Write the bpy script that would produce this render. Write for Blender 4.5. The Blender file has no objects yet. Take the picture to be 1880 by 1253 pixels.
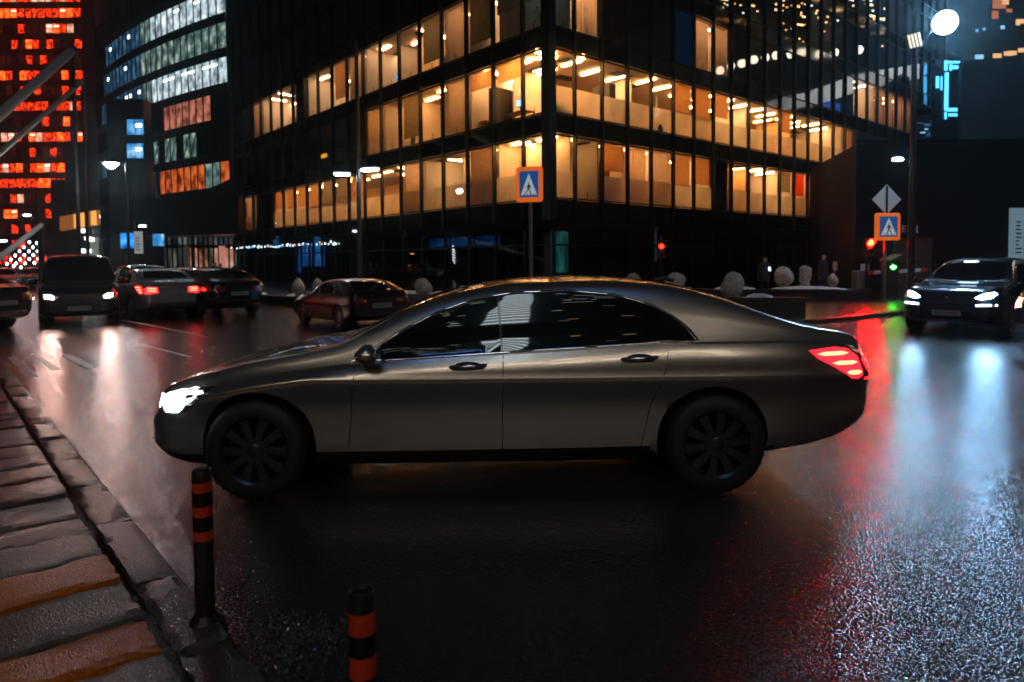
import bpy, bmesh, math, random
import numpy as np
from mathutils import Vector, Matrix
from mathutils.bvhtree import BVHTree

S = bpy.context.scene
COL = S.collection
R = math.radians
rnd = random.Random(11)

# ------------------------------------------------------------------ camera
W_PX, H_PX, FPX = 1880.0, 1253.0, 1253.0
PITCH, ROLL, SHIFT, HC = R(2.3), R(0.5), -0.051, 1.62
_f = Vector((0, math.cos(PITCH), -math.sin(PITCH)))
_r0 = Vector((1, 0, 0))
_u0 = Vector((0, math.sin(PITCH), math.cos(PITCH)))
_r = _r0 * math.cos(ROLL) - _u0 * math.sin(ROLL)
_u = _u0 * math.cos(ROLL) + _r0 * math.sin(ROLL)
EYE = Vector((0, 0, HC))
cd = bpy.data.cameras.new('camera')
cam = bpy.data.objects.new('camera', cd)
COL.objects.link(cam)
cd.sensor_width = 36.0
cd.lens = FPX / W_PX * 36.0
cd.shift_y = SHIFT
cd.clip_end = 2000
cd.clip_start = 0.05
cd.dof.use_dof = True
cd.dof.focus_distance = 5.2
cd.dof.aperture_fstop = 1.8
mw = Matrix((_r, _u, -_f)).transposed().to_4x4()
mw.translation = EYE
cam.matrix_world = mw
S.camera = cam

# ------------------------------------------------------------------ night sky, faint moonlight, exposure
world = bpy.data.worlds.new('World')
S.world = world
world.use_nodes = True
nt = world.node_tree
bg = nt.nodes['Background']
sky = nt.nodes.new('ShaderNodeTexSky')
sky.sky_type = 'NISHITA'
sky.sun_disc = False
SUN_EL, SUN_ROT = R(-3.0), R(150)
sky.sun_elevation = SUN_EL
sky.sun_rotation = SUN_ROT
nt.links.new(sky.outputs[0], bg.inputs[0])
bg.inputs[1].default_value = 0.11
sl = bpy.data.lights.new('moon', 'SUN')
sl.energy = 0.004
sl.angle = R(0.5)
sl.color = (0.8, 0.9, 1.0)
so = bpy.data.objects.new('moon', sl)
COL.objects.link(so)
so.rotation_euler = (math.pi / 2 - SUN_EL, 0, math.pi - SUN_ROT)
S.view_settings.view_transform = 'Standard'
S.view_settings.look = 'None'
S.view_settings.exposure = 0.0
S.view_settings.gamma = 1.0
S.view_settings.use_curve_mapping = False
S.render.engine = 'CYCLES'
S.cycles.use_denoising = True
try:
    S.cycles.denoiser = 'OPENIMAGEDENOISE'
except Exception:
    pass
S.cycles.max_bounces = 8
S.cycles.diffuse_bounces = 3
S.cycles.glossy_bounces = 4
S.cycles.transparent_max_bounces = 10
S.cycles.sample_clamp_indirect = 6.0
S.cycles.sample_clamp_direct = 0.0
S.cycles.caustics_reflective = False
S.cycles.caustics_refractive = False
S.cycles.use_light_tree = True


# ------------------------------------------------------------------ helpers: where things stand
def ray(px, py):
    return _f + _r * ((px - W_PX / 2) / FPX) + _u * (-(py - H_PX / 2 - SHIFT * W_PX) / FPX)


def ground(px, py, z=0.0):
    d = ray(px, py)
    return EYE + d * ((z - HC) / d.z)


def at(px, py, Y):
    d = ray(px, py)
    return EYE + d * (Y / d.y)


# ------------------------------------------------------------------ helpers: objects
def tag(o, label=None, cat=None, group=None, kind=None):
    if label: o['label'] = label
    if cat: o['category'] = cat
    if group: o['group'] = group
    if kind: o['kind'] = kind
    return o


def empty(name, loc=(0, 0, 0), rz=0.0, parent=None):
    o = bpy.data.objects.new(name, None)
    o.empty_display_size = 0.2
    COL.objects.link(o)
    o.location = loc
    o.rotation_euler = (0, 0, rz)
    if parent: o.parent = parent
    return o


def inst(name, mesh, parent=None, mx=None, loc=None):
    o = bpy.data.objects.new(name, mesh)
    COL.objects.link(o)
    if parent: o.parent = parent
    if mx is not None: o.matrix_local = mx
    if loc is not None: o.location = loc
    return o


def copy_tree(o, parent=None):
    c = o.copy()
    COL.objects.link(c)
    if parent is not None:
        c.parent = parent
        c.matrix_parent_inverse = o.matrix_parent_inverse.copy()
    for ch in list(o.children):
        copy_tree(ch, c)
    return c


class MB:
    def __init__(s):
        s.v, s.f, s.m = [], [], []

    def add(s, vs, fs, m=0):
        n = len(s.v)
        s.v += [tuple(q) for q in vs]
        s.f += [tuple(n + i for i in q) for q in fs]
        s.m += [m] * len(fs)
        return s

    def box(s, x0, x1, y0, y1, z0, z1, m=0):
        vs = [(x, y, z) for z in (z0, z1) for y in (y0, y1) for x in (x0, x1)]
        return s.add(vs, [(0, 2, 3, 1), (4, 5, 7, 6), (0, 1, 5, 4), (2, 6, 7, 3), (0, 4, 6, 2), (1, 3, 7, 5)], m)

    def cbox(s, c, d, m=0, rz=0.0, rx=0.0, ry=0.0, bev=0.0):
        mt = Matrix.Translation(c) @ Matrix.Rotation(rz, 4, 'Z') @ Matrix.Rotation(ry, 4, 'Y') @ Matrix.Rotation(rx, 4, 'X')
        x, y, z = d[0] / 2, d[1] / 2, d[2] / 2
        if bev <= 0:
            vs = [mt @ Vector((a * x, b * y, e * z)) for e in (-1, 1) for b in (-1, 1) for a in (-1, 1)]
            return s.add(vs, [(0, 2, 3, 1), (4, 5, 7, 6), (0, 1, 5, 4), (2, 6, 7, 3), (0, 4, 6, 2), (1, 3, 7, 5)], m)
        b = min(bev, x * .9, y * .9, z * .9)
        rings = []
        for (ix, iy, zz) in ((x - b, y - b, -z), (x, y, -z + b), (x, y, z - b), (x - b, y - b, z)):
            cc = min(b, ix * .5, iy * .5)
            rings.append([mt @ Vector(q + (zz,)) for q in ((-ix + cc, -iy), (ix - cc, -iy), (ix, -iy + cc), (ix, iy - cc), (ix - cc, iy), (-ix + cc, iy), (-ix, iy - cc), (-ix, -iy + cc))])
        vs = sum(rings, [])
        fs = [tuple(range(7, -1, -1)), tuple(range(24, 32))]
        for k in range(3):
            for i in range(8):
                j = (i + 1) % 8
                fs.append((k * 8 + i, k * 8 + j, k * 8 + 8 + j, k * 8 + 8 + i))
        return s.add(vs, fs, m)

    def cyl(s, p0, p1, r0, r1=None, n=12, m=0, caps=True):
        r1 = r0 if r1 is None else r1
        p0, p1 = Vector(p0), Vector(p1)
        d = (p1 - p0).normalized()
        a = d.orthogonal().normalized()
        b = d.cross(a)
        vs = []
        for p, rr in ((p0, r0), (p1, r1)):
            for i in range(n):
                t = 2 * math.pi * i / n
                vs.append(p + (a * math.cos(t) + b * math.sin(t)) * rr)
        fs = [(i, (i + 1) % n, n + (i + 1) % n, n + i) for i in range(n)]
        if caps:
            fs += [tuple(range(n - 1, -1, -1)), tuple(range(n, 2 * n))]
        return s.add(vs, fs, m)

    def tube(s, path, r, n=6, m=0, closed=False):
        P = [Vector(p) for p in path]
        k = len(P)
        vs, fs = [], []
        prev = None
        for i in range(k):
            if closed:
                t = (P[(i + 1) % k] - P[i - 1]).normalized()
            else:
                t = (P[min(i + 1, k - 1)] - P[max(i - 1, 0)]).normalized()
            if prev is None:
                a = t.orthogonal().normalized()
            else:
                a = (prev - t * prev.dot(t)).normalized()
            prev = a
            b = t.cross(a)
            rr = r[i] if isinstance(r, (list, tuple)) else r
            for j in range(n):
                q = 2 * math.pi * j / n
                vs.append(P[i] + (a * math.cos(q) + b * math.sin(q)) * rr)
        for i in range(k if closed else k - 1):
            i2 = (i + 1) % k
            for j in range(n):
                j2 = (j + 1) % n
                fs.append((i * n + j, i * n + j2, i2 * n + j2, i2 * n + j))
        if not closed:
            fs += [tuple(range(n - 1, -1, -1)), tuple((k - 1) * n + j for j in range(n))]
        return s.add(vs, fs, m)

    def lathe(s, prof, n=24, c=(0, 0, 0), axis='Z', m=0):
        vs, fs = [], []
        for (rr, h) in prof:
            for i in range(n):
                t = 2 * math.pi * i / n
                x, y = rr * math.cos(t), rr * math.sin(t)
                q = (x, y, h) if axis == 'Z' else (x, h, y)
                vs.append((q[0] + c[0], q[1] + c[1], q[2] + c[2]))
        k = len(prof)
        for i in range(k - 1):
            for j in range(n):
                j2 = (j + 1) % n
                q = (i * n + j, i * n + j2, (i + 1) * n + j2, (i + 1) * n + j)
                fs.append(q if axis == 'Z' else q[::-1])
        return s.add(vs, fs, m)

    def prism(s, poly, z0, z1, m=0):
        n = len(poly)
        vs = [(x, y, z0) for x, y in poly] + [(x, y, z1) for x, y in poly]
        fs = [tuple(range(n - 1, -1, -1)), tuple(range(n, 2 * n))] + [(i, (i + 1) % n, n + (i + 1) % n, n + i) for i in range(n)]
        return s.add(vs, fs, m)

    def mesh(s, name, mats, smooth=None):
        me = bpy.data.meshes.new(name)
        me.from_pydata(s.v, [], s.f)
        for q in (mats if isinstance(mats, (list, tuple)) else [mats]):
            me.materials.append(q)
        me.polygons.foreach_set('material_index', s.m)
        if smooth is not None:
            me.polygons.foreach_set('use_smooth', [True] * len(s.f))
            me.set_sharp_from_angle(angle=R(smooth))
        me.update()
        return me

    def build(s, name, mats, parent=None, smooth=None, loc=None):
        return inst(name, s.mesh(name, mats, smooth), parent, None, loc)


# ------------------------------------------------------------------ helpers: materials
def mat(name, col=(.5, .5, .5), rough=.5, metal=0.0, emit=None, es=0.0, spec=.5, coat=0.0, noise=None, bump=None):
    m = bpy.data.materials.new(name)
    m.use_nodes = True
    t = m.node_tree
    b = t.nodes['Principled BSDF']
    b.inputs['Base Color'].default_value = (*col, 1)
    b.inputs['Roughness'].default_value = rough
    b.inputs['Metallic'].default_value = metal
    b.inputs['Specular IOR Level'].default_value = spec
    b.inputs['Coat Weight'].default_value = coat
    b.inputs['Coat Roughness'].default_value = .03
    if emit:
        b.inputs['Emission Color'].default_value = (*emit, 1)
        b.inputs['Emission Strength'].default_value = es
    tc = None
    if noise or bump:
        tc = t.nodes.new('ShaderNodeTexCoord')
    if noise:
        nz = t.nodes.new('ShaderNodeTexNoise')
        nz.inputs['Scale'].default_value = noise[0]
        nz.inputs['Detail'].default_value = 5
        t.links.new(tc.outputs['Object'], nz.inputs['Vector'])
        mp = t.nodes.new('ShaderNodeMapRange')
        mp.inputs[1].default_value = .3
        mp.inputs[2].default_value = .7
        mp.inputs[3].default_value = 1 - noise[1]
        mp.inputs[4].default_value = 1 + noise[1]
        t.links.new(nz.outputs[0], mp.inputs[0])
        vm = t.nodes.new('ShaderNodeVectorMath')
        vm.operation = 'SCALE'
        vm.inputs[0].default_value = col
        t.links.new(mp.outputs[0], vm.inputs['Scale'])
        t.links.new(vm.outputs[0], b.inputs['Base Color'])
        mr = t.nodes.new('ShaderNodeMapRange')
        mr.inputs[1].default_value = .3
        mr.inputs[2].default_value = .7
        mr.inputs[3].default_value = max(.02, rough - noise[1] * .25)
        mr.inputs[4].default_value = min(1, rough + noise[1] * .25)
        t.links.new(nz.outputs[0], mr.inputs[0])
        t.links.new(mr.outputs[0], b.inputs['Roughness'])
    if bump:
        nb = t.nodes.new('ShaderNodeTexNoise')
        nb.inputs['Scale'].default_value = bump[0]
        nb.inputs['Detail'].default_value = 4
        t.links.new(tc.outputs['Object'], nb.inputs['Vector'])
        bp = t.nodes.new('ShaderNodeBump')
        bp.inputs['Distance'].default_value = bump[1]
        bp.inputs['Strength'].default_value = 1.0
        t.links.new(nb.outputs[0], bp.inputs['Height'])
        t.links.new(bp.outputs[0], b.inputs['Normal'])
    return m


def lamp(name, col, es):
    return mat(name, (.02, .02, .02), .4, emit=col, es=es)


def lit_window_mat(name, cols, es, scale=(1.1, 1.1, .9), thr=.35):
    """lit room behind a distant pane: uneven brightness from lamps, blinds and furniture"""
    m = bpy.data.materials.new(name)
    m.use_nodes = True
    t = m.node_tree
    b = t.nodes['Principled BSDF']
    b.inputs['Base Color'].default_value = (.02, .02, .02, 1)
    b.inputs['Roughness'].default_value = .08
    g = t.nodes.new('ShaderNodeNewGeometry')
    mp = t.nodes.new('ShaderNodeMapping')
    mp.inputs['Scale'].default_value = scale
    t.links.new(g.outputs['Position'], mp.inputs[0])
    nz = t.nodes.new('ShaderNodeTexNoise')
    nz.inputs['Scale'].default_value = 1.0
    nz.inputs['Detail'].default_value = 3
    t.links.new(mp.outputs[0], nz.inputs['Vector'])
    cr = t.nodes.new('ShaderNodeValToRGB')
    e = cr.color_ramp.elements
    e[0].position, e[0].color = thr, (*cols[0], 1)
    e[1].position, e[1].color = .72, (*cols[-1], 1)
    for i, c in enumerate(cols[1:-1]):
        q = e.new(thr + (.72 - thr) * (i + 1) / (len(cols) - 1))
        q.color = (*c, 1)
    t.links.new(nz.outputs[0], cr.inputs[0])
    t.links.new(cr.outputs[0], b.inputs['Emission Color'])
    b.inputs['Emission Strength'].default_value = es
    return m


def glass_mat(name, tint=(.82, .86, .84), k=1.5, rough=.0):
    m = bpy.data.materials.new(name)
    m.use_nodes = True
    t = m.node_tree
    t.nodes.remove(t.nodes['Principled BSDF'])
    out = t.nodes['Material Output']
    tr = t.nodes.new('ShaderNodeBsdfTransparent')
    tr.inputs[0].default_value = (*tint, 1)
    gl = t.nodes.new('ShaderNodeBsdfGlossy')
    gl.inputs['Roughness'].default_value = rough
    fr = t.nodes.new('ShaderNodeFresnel')
    fr.inputs[0].default_value = 1.5
    mu = t.nodes.new('ShaderNodeMath')
    mu.operation = 'MULTIPLY'
    mu.use_clamp = True
    mu.inputs[1].default_value = k
    mx = t.nodes.new('ShaderNodeMixShader')
    t.links.new(fr.outputs[0], mu.inputs[0])
    t.links.new(mu.outputs[0], mx.inputs[0])
    t.links.new(tr.outputs[0], mx.inputs[1])
    t.links.new(gl.outputs[0], mx.inputs[2])
    t.links.new(mx.outputs[0], out.inputs[0])
    return m


def film_mat(name, col, trans=.7, clear=0.0, noise=None):
    """woven blind or frosted film: part of the light passes through, scattered"""
    m = bpy.data.materials.new(name)
    m.use_nodes = True
    t = m.node_tree
    t.nodes.remove(t.nodes['Principled BSDF'])
    out = t.nodes['Material Output']
    df = t.nodes.new('ShaderNodeBsdfDiffuse')
    tl = t.nodes.new('ShaderNodeBsdfTranslucent')
    for q in (df, tl):
        q.inputs[0].default_value = (*col, 1)
    if noise:
        tc = t.nodes.new('ShaderNodeTexCoord')
        nz = t.nodes.new('ShaderNodeTexNoise')
        nz.inputs['Scale'].default_value = noise[0]
        nz.inputs['Detail'].default_value = 4
        t.links.new(tc.outputs['Object'], nz.inputs['Vector'])
        mp = t.nodes.new('ShaderNodeMapRange')
        mp.inputs[1].default_value, mp.inputs[2].default_value = .3, .7
        mp.inputs[3].default_value, mp.inputs[4].default_value = 1 - noise[1], 1.0
        t.links.new(nz.outputs[0], mp.inputs[0])
        vm = t.nodes.new('ShaderNodeVectorMath')
        vm.operation = 'SCALE'
        vm.inputs[0].default_value = col
        t.links.new(mp.outputs[0], vm.inputs['Scale'])
        for q in (df, tl):
            t.links.new(vm.outputs[0], q.inputs[0])
    mx = t.nodes.new('ShaderNodeMixShader')
    mx.inputs[0].default_value = trans
    t.links.new(df.outputs[0], mx.inputs[1])
    t.links.new(tl.outputs[0], mx.inputs[2])
    last = mx
    if clear > 0:
        tr = t.nodes.new('ShaderNodeBsdfTransparent')
        m2 = t.nodes.new('ShaderNodeMixShader')
        m2.inputs[0].default_value = clear
        t.links.new(mx.outputs[0], m2.inputs[1])
        t.links.new(tr.outputs[0], m2.inputs[2])
        last = m2
    t.links.new(last.outputs[0], out.inputs[0])
    return m


def wet_asphalt(name, col, rlo, rhi, stone=95.0, bump=.0035, puddle=.35, cracks=False, film=.0013, wet=.75):
    m = bpy.data.materials.new(name)
    m.use_nodes = True
    t = m.node_tree
    L = t.links.new
    b = t.nodes['Principled BSDF']
    g = t.nodes.new('ShaderNodeNewGeometry')
    vo = t.nodes.new('ShaderNodeTexVoronoi')
    vo.inputs['Scale'].default_value = stone
    L(g.outputs['Position'], vo.inputs['Vector'])
    n1 = t.nodes.new('ShaderNodeTexNoise')
    n1.inputs['Scale'].default_value = 42
    n1.inputs['Detail'].default_value = 3
    L(g.outputs['Position'], n1.inputs['Vector'])
    n2 = t.nodes.new('ShaderNodeTexNoise')
    n2.inputs['Scale'].default_value = .33
    n2.inputs['Detail'].default_value = 4
    n2.inputs['Distortion'].default_value = .6
    L(g.outputs['Position'], n2.inputs['Vector'])
    pm = t.nodes.new('ShaderNodeMapRange')
    pm.inputs[1].default_value, pm.inputs[2].default_value = puddle, puddle + .16
    pm.clamp = True
    L(n2.outputs[0], pm.inputs[0])
    rr = t.nodes.new('ShaderNodeMapRange')
    rr.inputs[3].default_value, rr.inputs[4].default_value = rlo, rhi
    L(pm.outputs[0], rr.inputs[0])
    L(rr.outputs[0], b.inputs['Roughness'])
    cm = t.nodes.new('ShaderNodeMapRange')
    cm.inputs[3].default_value, cm.inputs[4].default_value = .55, 1.5
    L(n1.outputs[0], cm.inputs[0])
    vm = t.nodes.new('ShaderNodeVectorMath')
    vm.operation = 'SCALE'
    vm.inputs[0].default_value = col
    L(cm.outputs[0], vm.inputs['Scale'])
    L(vm.outputs[0], b.inputs['Base Color'])
    ad = t.nodes.new('ShaderNodeMath')
    ad.operation = 'MULTIPLY_ADD'
    ad.inputs[1].default_value = -1.3
    L(vo.outputs['Distance'], ad.inputs[0])
    L(n1.outputs[0], ad.inputs[2])
    st = t.nodes.new('ShaderNodeMapRange')
    st.inputs[3].default_value, st.inputs[4].default_value = .35, 1.0
    L(pm.outputs[0], st.inputs[0])
    bp = t.nodes.new('ShaderNodeBump')
    bp.inputs['Distance'].default_value = bump
    L(st.outputs[0], bp.inputs['Strength'])
    L(ad.outputs[0], bp.inputs['Height'])
    if cracks:
        vd = t.nodes.new('ShaderNodeTexVoronoi')
        vd.feature = 'DISTANCE_TO_EDGE'
        vd.inputs['Scale'].default_value = .42
        wv = t.nodes.new('ShaderNodeVectorMath')
        wv.operation = 'MULTIPLY_ADD'
        wv.inputs[1].default_value = (.9, .9, 0)
        n3 = t.nodes.new('ShaderNodeTexNoise')
        n3.inputs['Scale'].default_value = 1.7
        n3.inputs['Detail'].default_value = 5
        L(g.outputs['Position'], n3.inputs['Vector'])
        L(n3.outputs['Color'], wv.inputs[0])
        L(g.outputs['Position'], wv.inputs[2])
        L(wv.outputs[0], vd.inputs['Vector'])
        ck = t.nodes.new('ShaderNodeMapRange')
        ck.inputs[1].default_value, ck.inputs[2].default_value = .0, .011
        ck.inputs[3].default_value, ck.inputs[4].default_value = -2.2, 0
        L(vd.outputs['Distance'], ck.inputs[0])
        k2 = t.nodes.new('ShaderNodeMath')
        k2.operation = 'MULTIPLY_ADD'
        mk = t.nodes.new('ShaderNodeMapRange')
        mk.inputs[1].default_value, mk.inputs[2].default_value = .5, .56
        L(n2.outputs[0], mk.inputs[0])
        L(ck.outputs[0], k2.inputs[0])
        L(mk.outputs[0], k2.inputs[1])
        L(ad.outputs[0], k2.inputs[2])
        L(k2.outputs[0], bp.inputs['Height'])
    # the water film over the stones: smoother than what lies under it
    fb = t.nodes.new('ShaderNodeBump')
    fb.inputs['Distance'].default_value = film
    L(ad.outputs[0], fb.inputs['Height'])
    L(fb.outputs[0], b.inputs['Coat Normal'])
    b.inputs['Coat Weight'].default_value = wet
    b.inputs['Coat Roughness'].default_value = .10
    b.inputs['Coat IOR'].default_value = 1.33
    L(bp.outputs[0], b.inputs['Normal'])
    b.inputs['IOR'].default_value = 1.4
    return m


MT = {}
MT['asphalt'] = wet_asphalt('wet_asphalt', (.024, .024, .026), .085, .15, 76, .0046, .27, True)
MT['stone'] = wet_asphalt('wet_kerb_stone', (.07, .066, .062), .12, .3, 130, .0034, .3, wet=.5)
MT['stone_yellow'] = wet_asphalt('worn_yellow_paint', (.62, .14, .006), .14, .34, 130, .0034, .3, wet=.28)
MT['stone_grey'] = wet_asphalt('worn_white_paint', (.15, .145, .13), .12, .32, 130, .0034, .3, wet=.4)
MT['marking'] = mat('road_paint', (.6, .6, .57), .35, noise=(14, .35), bump=(120, .002))
MT['black'] = mat('black_rubber', (.012, .012, .013), .45, noise=(20, .2))
MT['red_band'] = mat('red_reflective_band', (.62, .05, .02), .35, noise=(18, .18))
MT['dark_metal'] = mat('dark_metal', (.02, .021, .023), .35, .7)
MT['grey_metal'] = mat('galvanised_metal', (.3, .31, .32), .38, .8, noise=(6, .15))
MT['steel_grey'] = mat('painted_grey_steel', (.12, .14, .14), .45)
MT['granite'] = mat('dark_granite', (.025, .024, .023), .25, noise=(40, .4))
MT['snow'] = mat('dirty_snow', (.62, .6, .56), .6, noise=(9, .3), bump=(30, .03))
MT['burlap'] = mat('burlap_wrap', (.46, .4, .33), .85, noise=(14, .3), bump=(26, .03))
MT['white'] = mat('white_paint', (.75, .75, .73), .4)
MT['chrome'] = mat('chrome', (.8, .82, .86), .12, 1.0)
MT['tyre'] = mat('tyre_rubber', (.013, .013, .013), .6, bump=(60, .002))
MT['rim'] = mat('dark_alloy', (.09, .09, .093), .28, .85)
MT['pillar'] = mat('gloss_black_pillar', (.005, .005, .006), .08, coat=.5)
MT['cargl'] = mat('tinted_car_glass', (.006, .007, .008), .02, spec=.9, coat=.6)
INK = mat('plate_ink', (.02, .02, .02), .5)

# ================================================================== the ground
gm = MB()
gm.add([(-400, -150, 0), (400, -150, 0), (400, 500, 0), (-400, 500, 0)], [(0, 1, 2, 3)])
tag(gm.build('road', MT['asphalt']), kind='structure')

# kerb row and worn crossing slabs at the near corner
DL = Vector((-.651, .759, 0))          # the street that runs away to the far left
DR = Vector((.759, .651, 0))           # the street that runs away to the far right
kerb = empty('kerb', (-1.33, 2.99, 0), math.atan2(DL.y, DL.x))
tag(kerb, kind='structure')
kr = random.Random(4)


def rough_slab(x0, x1, y0, y1, h, seed, nx=7, ny=5, jit=.005, edge=.007):
    q = random.Random(seed)
    tl = (q.uniform(-.012, .012), q.uniform(-.02, .02))
    vs, fs = [], []
    for j in range(ny + 1):
        for i in range(nx + 1):
            bx, by = i in (0, nx), j in (0, ny)
            x = x0 + (x1 - x0) * i / nx + q.uniform(-1, 1) * (edge if bx else jit)
            y = y0 + (y1 - y0) * j / ny + q.uniform(-1, 1) * (edge if by else jit)
            z = h + tl[0] * (i / nx - .5) + tl[1] * (j / ny - .5) + q.uniform(-.5, .5) * jit * .7 - ((.004 + (.022 * q.random() ** 3)) if bx or by else 0)
            vs.append((x, y, z))
    for j in range(ny):
        for i in range(nx):
            a = j * (nx + 1) + i
            fs.append((a, a + 1, a + nx + 2, a + nx + 1))
    ring = [i for i in range(nx + 1)] + [(j + 1) * (nx + 1) - 1 for j in range(1, ny + 1)] + \
           [ny * (nx + 1) + i for i in range(nx - 1, -1, -1)] + [j * (nx + 1) for j in range(ny - 1, 0, -1)]
    n = len(vs)
    for k in ring:
        vs.append((vs[k][0], vs[k][1], -.02))
    k = len(ring)
    for i in range(k):
        fs.append((ring[i], n + i, n + (i + 1) % k, ring[(i + 1) % k]))
    m = MB()
    m.add(vs, fs)
    return m


x = -1.9
for i in range(13):
    ln = kr.uniform(.78, 1.02)
    rough_slab(x + .012, x + ln - .012, .01, .205, .030 + kr.uniform(0, .012), 50 + i, 16, 5).build('kerb_stone', MT['stone'], kerb, smooth=14)
    x += ln
pav = empty('pavement', (-1.33, 2.99, 0), math.atan2(DL.y, DL.x))
tag(pav, kind='structure')
x = -1.7
k = 0
while x < 8.5:
    dp = kr.uniform(.36, .44) if x < 1.5 else kr.uniform(.26, .56)
    mt_ = (MT['stone_yellow'], MT['stone_grey'])[k % 2] if x < 1.5 else MT['stone'] if k % 3 else MT['stone_grey']
    y = .245
    c = 0
    while y < 3.6:
        wd = kr.uniform(.85, 1.25)
        rough_slab(x + kr.uniform(.006, .02), x + dp - kr.uniform(.006, .024), y, y + wd - kr.uniform(.012, .04), .032 + kr.uniform(0, .014), 300 + k * 9 + c, 8, 16).build('paving_slab', mt_, pav, smooth=14)
        y += wd
        c += 1
    x += dp
    k += 1
bed = MB()
bed.box(-1.9, 8.6, -.004, 3.7, -.01, .006)
bed.build('mortar_bed', mat('wet_joint_dirt', (.012, .011, .01), .5, bump=(50, .01)), pav)

# broken ice and slush in the gutter between the two bollards
sq = random.Random(8)
sm = MB()
for i in range(420):
    cl = sq.choice(((0, 0, .05), (.02, -.1, .05), (.1, .05, .06), (.17, .02, .05), (.08, -.22, .06), (-.06, .12, .05), (.2, -.12, .06)))
    u_, v_ = cl[0] + sq.gauss(0, cl[2]), cl[1] + sq.gauss(0, cl[2])
    p = ground(535, 1165) + Vector((u_, v_, 0))
    rr = sq.uniform(.002, .0085)
    a0 = sq.random() * 6
    hh = sq.uniform(.002, .007)
    ring = [(p.x + math.cos(a0 + t * 1.256) * rr * sq.uniform(.6, 1.2), p.y + math.sin(a0 + t * 1.256) * rr * sq.uniform(.6, 1.2)) for t in range(5)]
    tilt = sq.uniform(-.007, .007)
    vs = [(a, b, .001) for a, b in ring] + [(a * .9 + p.x * .1, b * .9 + p.y * .1, hh + tilt * (1 if q > 2 else -1)) for q, (a, b) in enumerate(ring)]
    sm.add(vs, [tuple(range(4, -1, -1)), tuple(range(5, 10))] + [(q, (q + 1) % 5, 5 + (q + 1) % 5, 5 + q) for q in range(5)])
tag(sm.build('slush', mat('wet_ice', (.09, .115, .13), .05, spec=1.0)), 'glinting broken ice in the gutter between the two striped bollards', 'ice', kind='stuff')


# white paint left on the road
def marking(pts, label, w=.1):
    m = MB()
    for (a, b) in pts:
        a, b = ground(*a), ground(*b)
        d = (b - a).normalized()
        n = Vector((-d.y, d.x, 0)) * w / 2
        segs = 8
        q = random.Random(int(a.x * 100))
        vs = []
        for i in range(segs + 1):
            c = a.lerp(b, i / segs)
            e = q.uniform(.8, 1.1)
            vs += [(c - n * e) + Vector((0, 0, .004)), (c + n * e) + Vector((0, 0, .004))]
        m.add(vs, [(2 * i, 2 * i + 2, 2 * i + 3, 2 * i + 1) for i in range(segs)])
    o = m.build('road_marking', MT['marking'])
    return tag(o, kind='structure')


marking([((22, 657), (62, 694)), ((64, 652), (104, 680)), ((118, 652), (172, 676))], '', .13)
marking([((225, 588), (372, 617))], '', .10)
marking([((255, 632), (350, 656))], '', .09)

# raised pavement in front of the garage, its dark kerb face towards the junction
rk = MB()
path = [ground(*q) for q in ((1300, 612), (1400, 604), (1470, 597), (1530, 591), (1590, 585), (1640, 580), (1700, 575), (1790, 568), (1960, 560), (2200, 548))]
vs, fs = [], []
for i, p in enumerate(path):
    for dy, z in ((0, -.01), (.02, .09), (.06, .105), (.2, .11), (14, .11)):
        vs.append((p.x - dy * .05, p.y + dy, z))
for i in range(len(path) - 1):
    for j in range(4):
        fs.append((i * 5 + j, (i + 1) * 5 + j, (i + 1) * 5 + j + 1, i * 5 + j + 1))
rk.add(vs, fs)
tag(rk.build('pavement', wet_asphalt('wet_pavement', (.022, .022, .023), .10, .22, 70, .005), smooth=30), kind='structure')


# ================================================================== striped bollards
def bollard(base, h, r, label, bands):
    root = empty('bollard', base)
    tag(root, label, 'bollard', 'striped bollards along the kerb')
    b = MB()
    b.lathe([(0, 0), (r * 2.0, 0), (r * 2.0, .015), (r * 1.35, .05), (r * 1.05, .065), (r * 1.05, .07)], 28)
    b.build('base', MT['black'], root, 40)
    b = MB()
    prof = [(r, .065)]
    for (z0, z1) in bands:
        prof += [(r, z0), (r * .965, z0 + .002), (r * .965, z1 - .002), (r, z1)]
    prof += [(r, h - .012), (r * .93, h - .003), (r * .8, h), (r * .7, h - .01), (0, h - .012)]
    b.lathe(prof, 28)
    b.build('post', MT['black'], root, 40)
    for (z0, z1) in bands:
        b = MB()
        b.lathe([(r * .97, z0 + .003), (r * 1.004, z0 + .003), (r * 1.004, z1 - .003), (r * .97, z1 - .003)], 28)
        b.build('reflective_band', MT['red_band'], root, 40)
    return root


b1 = ground(378, 1152)
bollard(b1, .715, .042, 'black bollard with three red bands standing beside the front wheel of the sedan', [(.615, .663), (.507, .557), (.40, .447)])
b2 = at(652, 1095, 2.12)
bollard((b2.x + .02, b2.y, 0), b2.z + .02, .042, 'nearest black bollard with red bands, cut off by the bottom edge of the view', [(b2.z - .115, b2.z - .04), (b2.z - .255, b2.z - .18), (b2.z - .37, b2.z - .31)])

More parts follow.
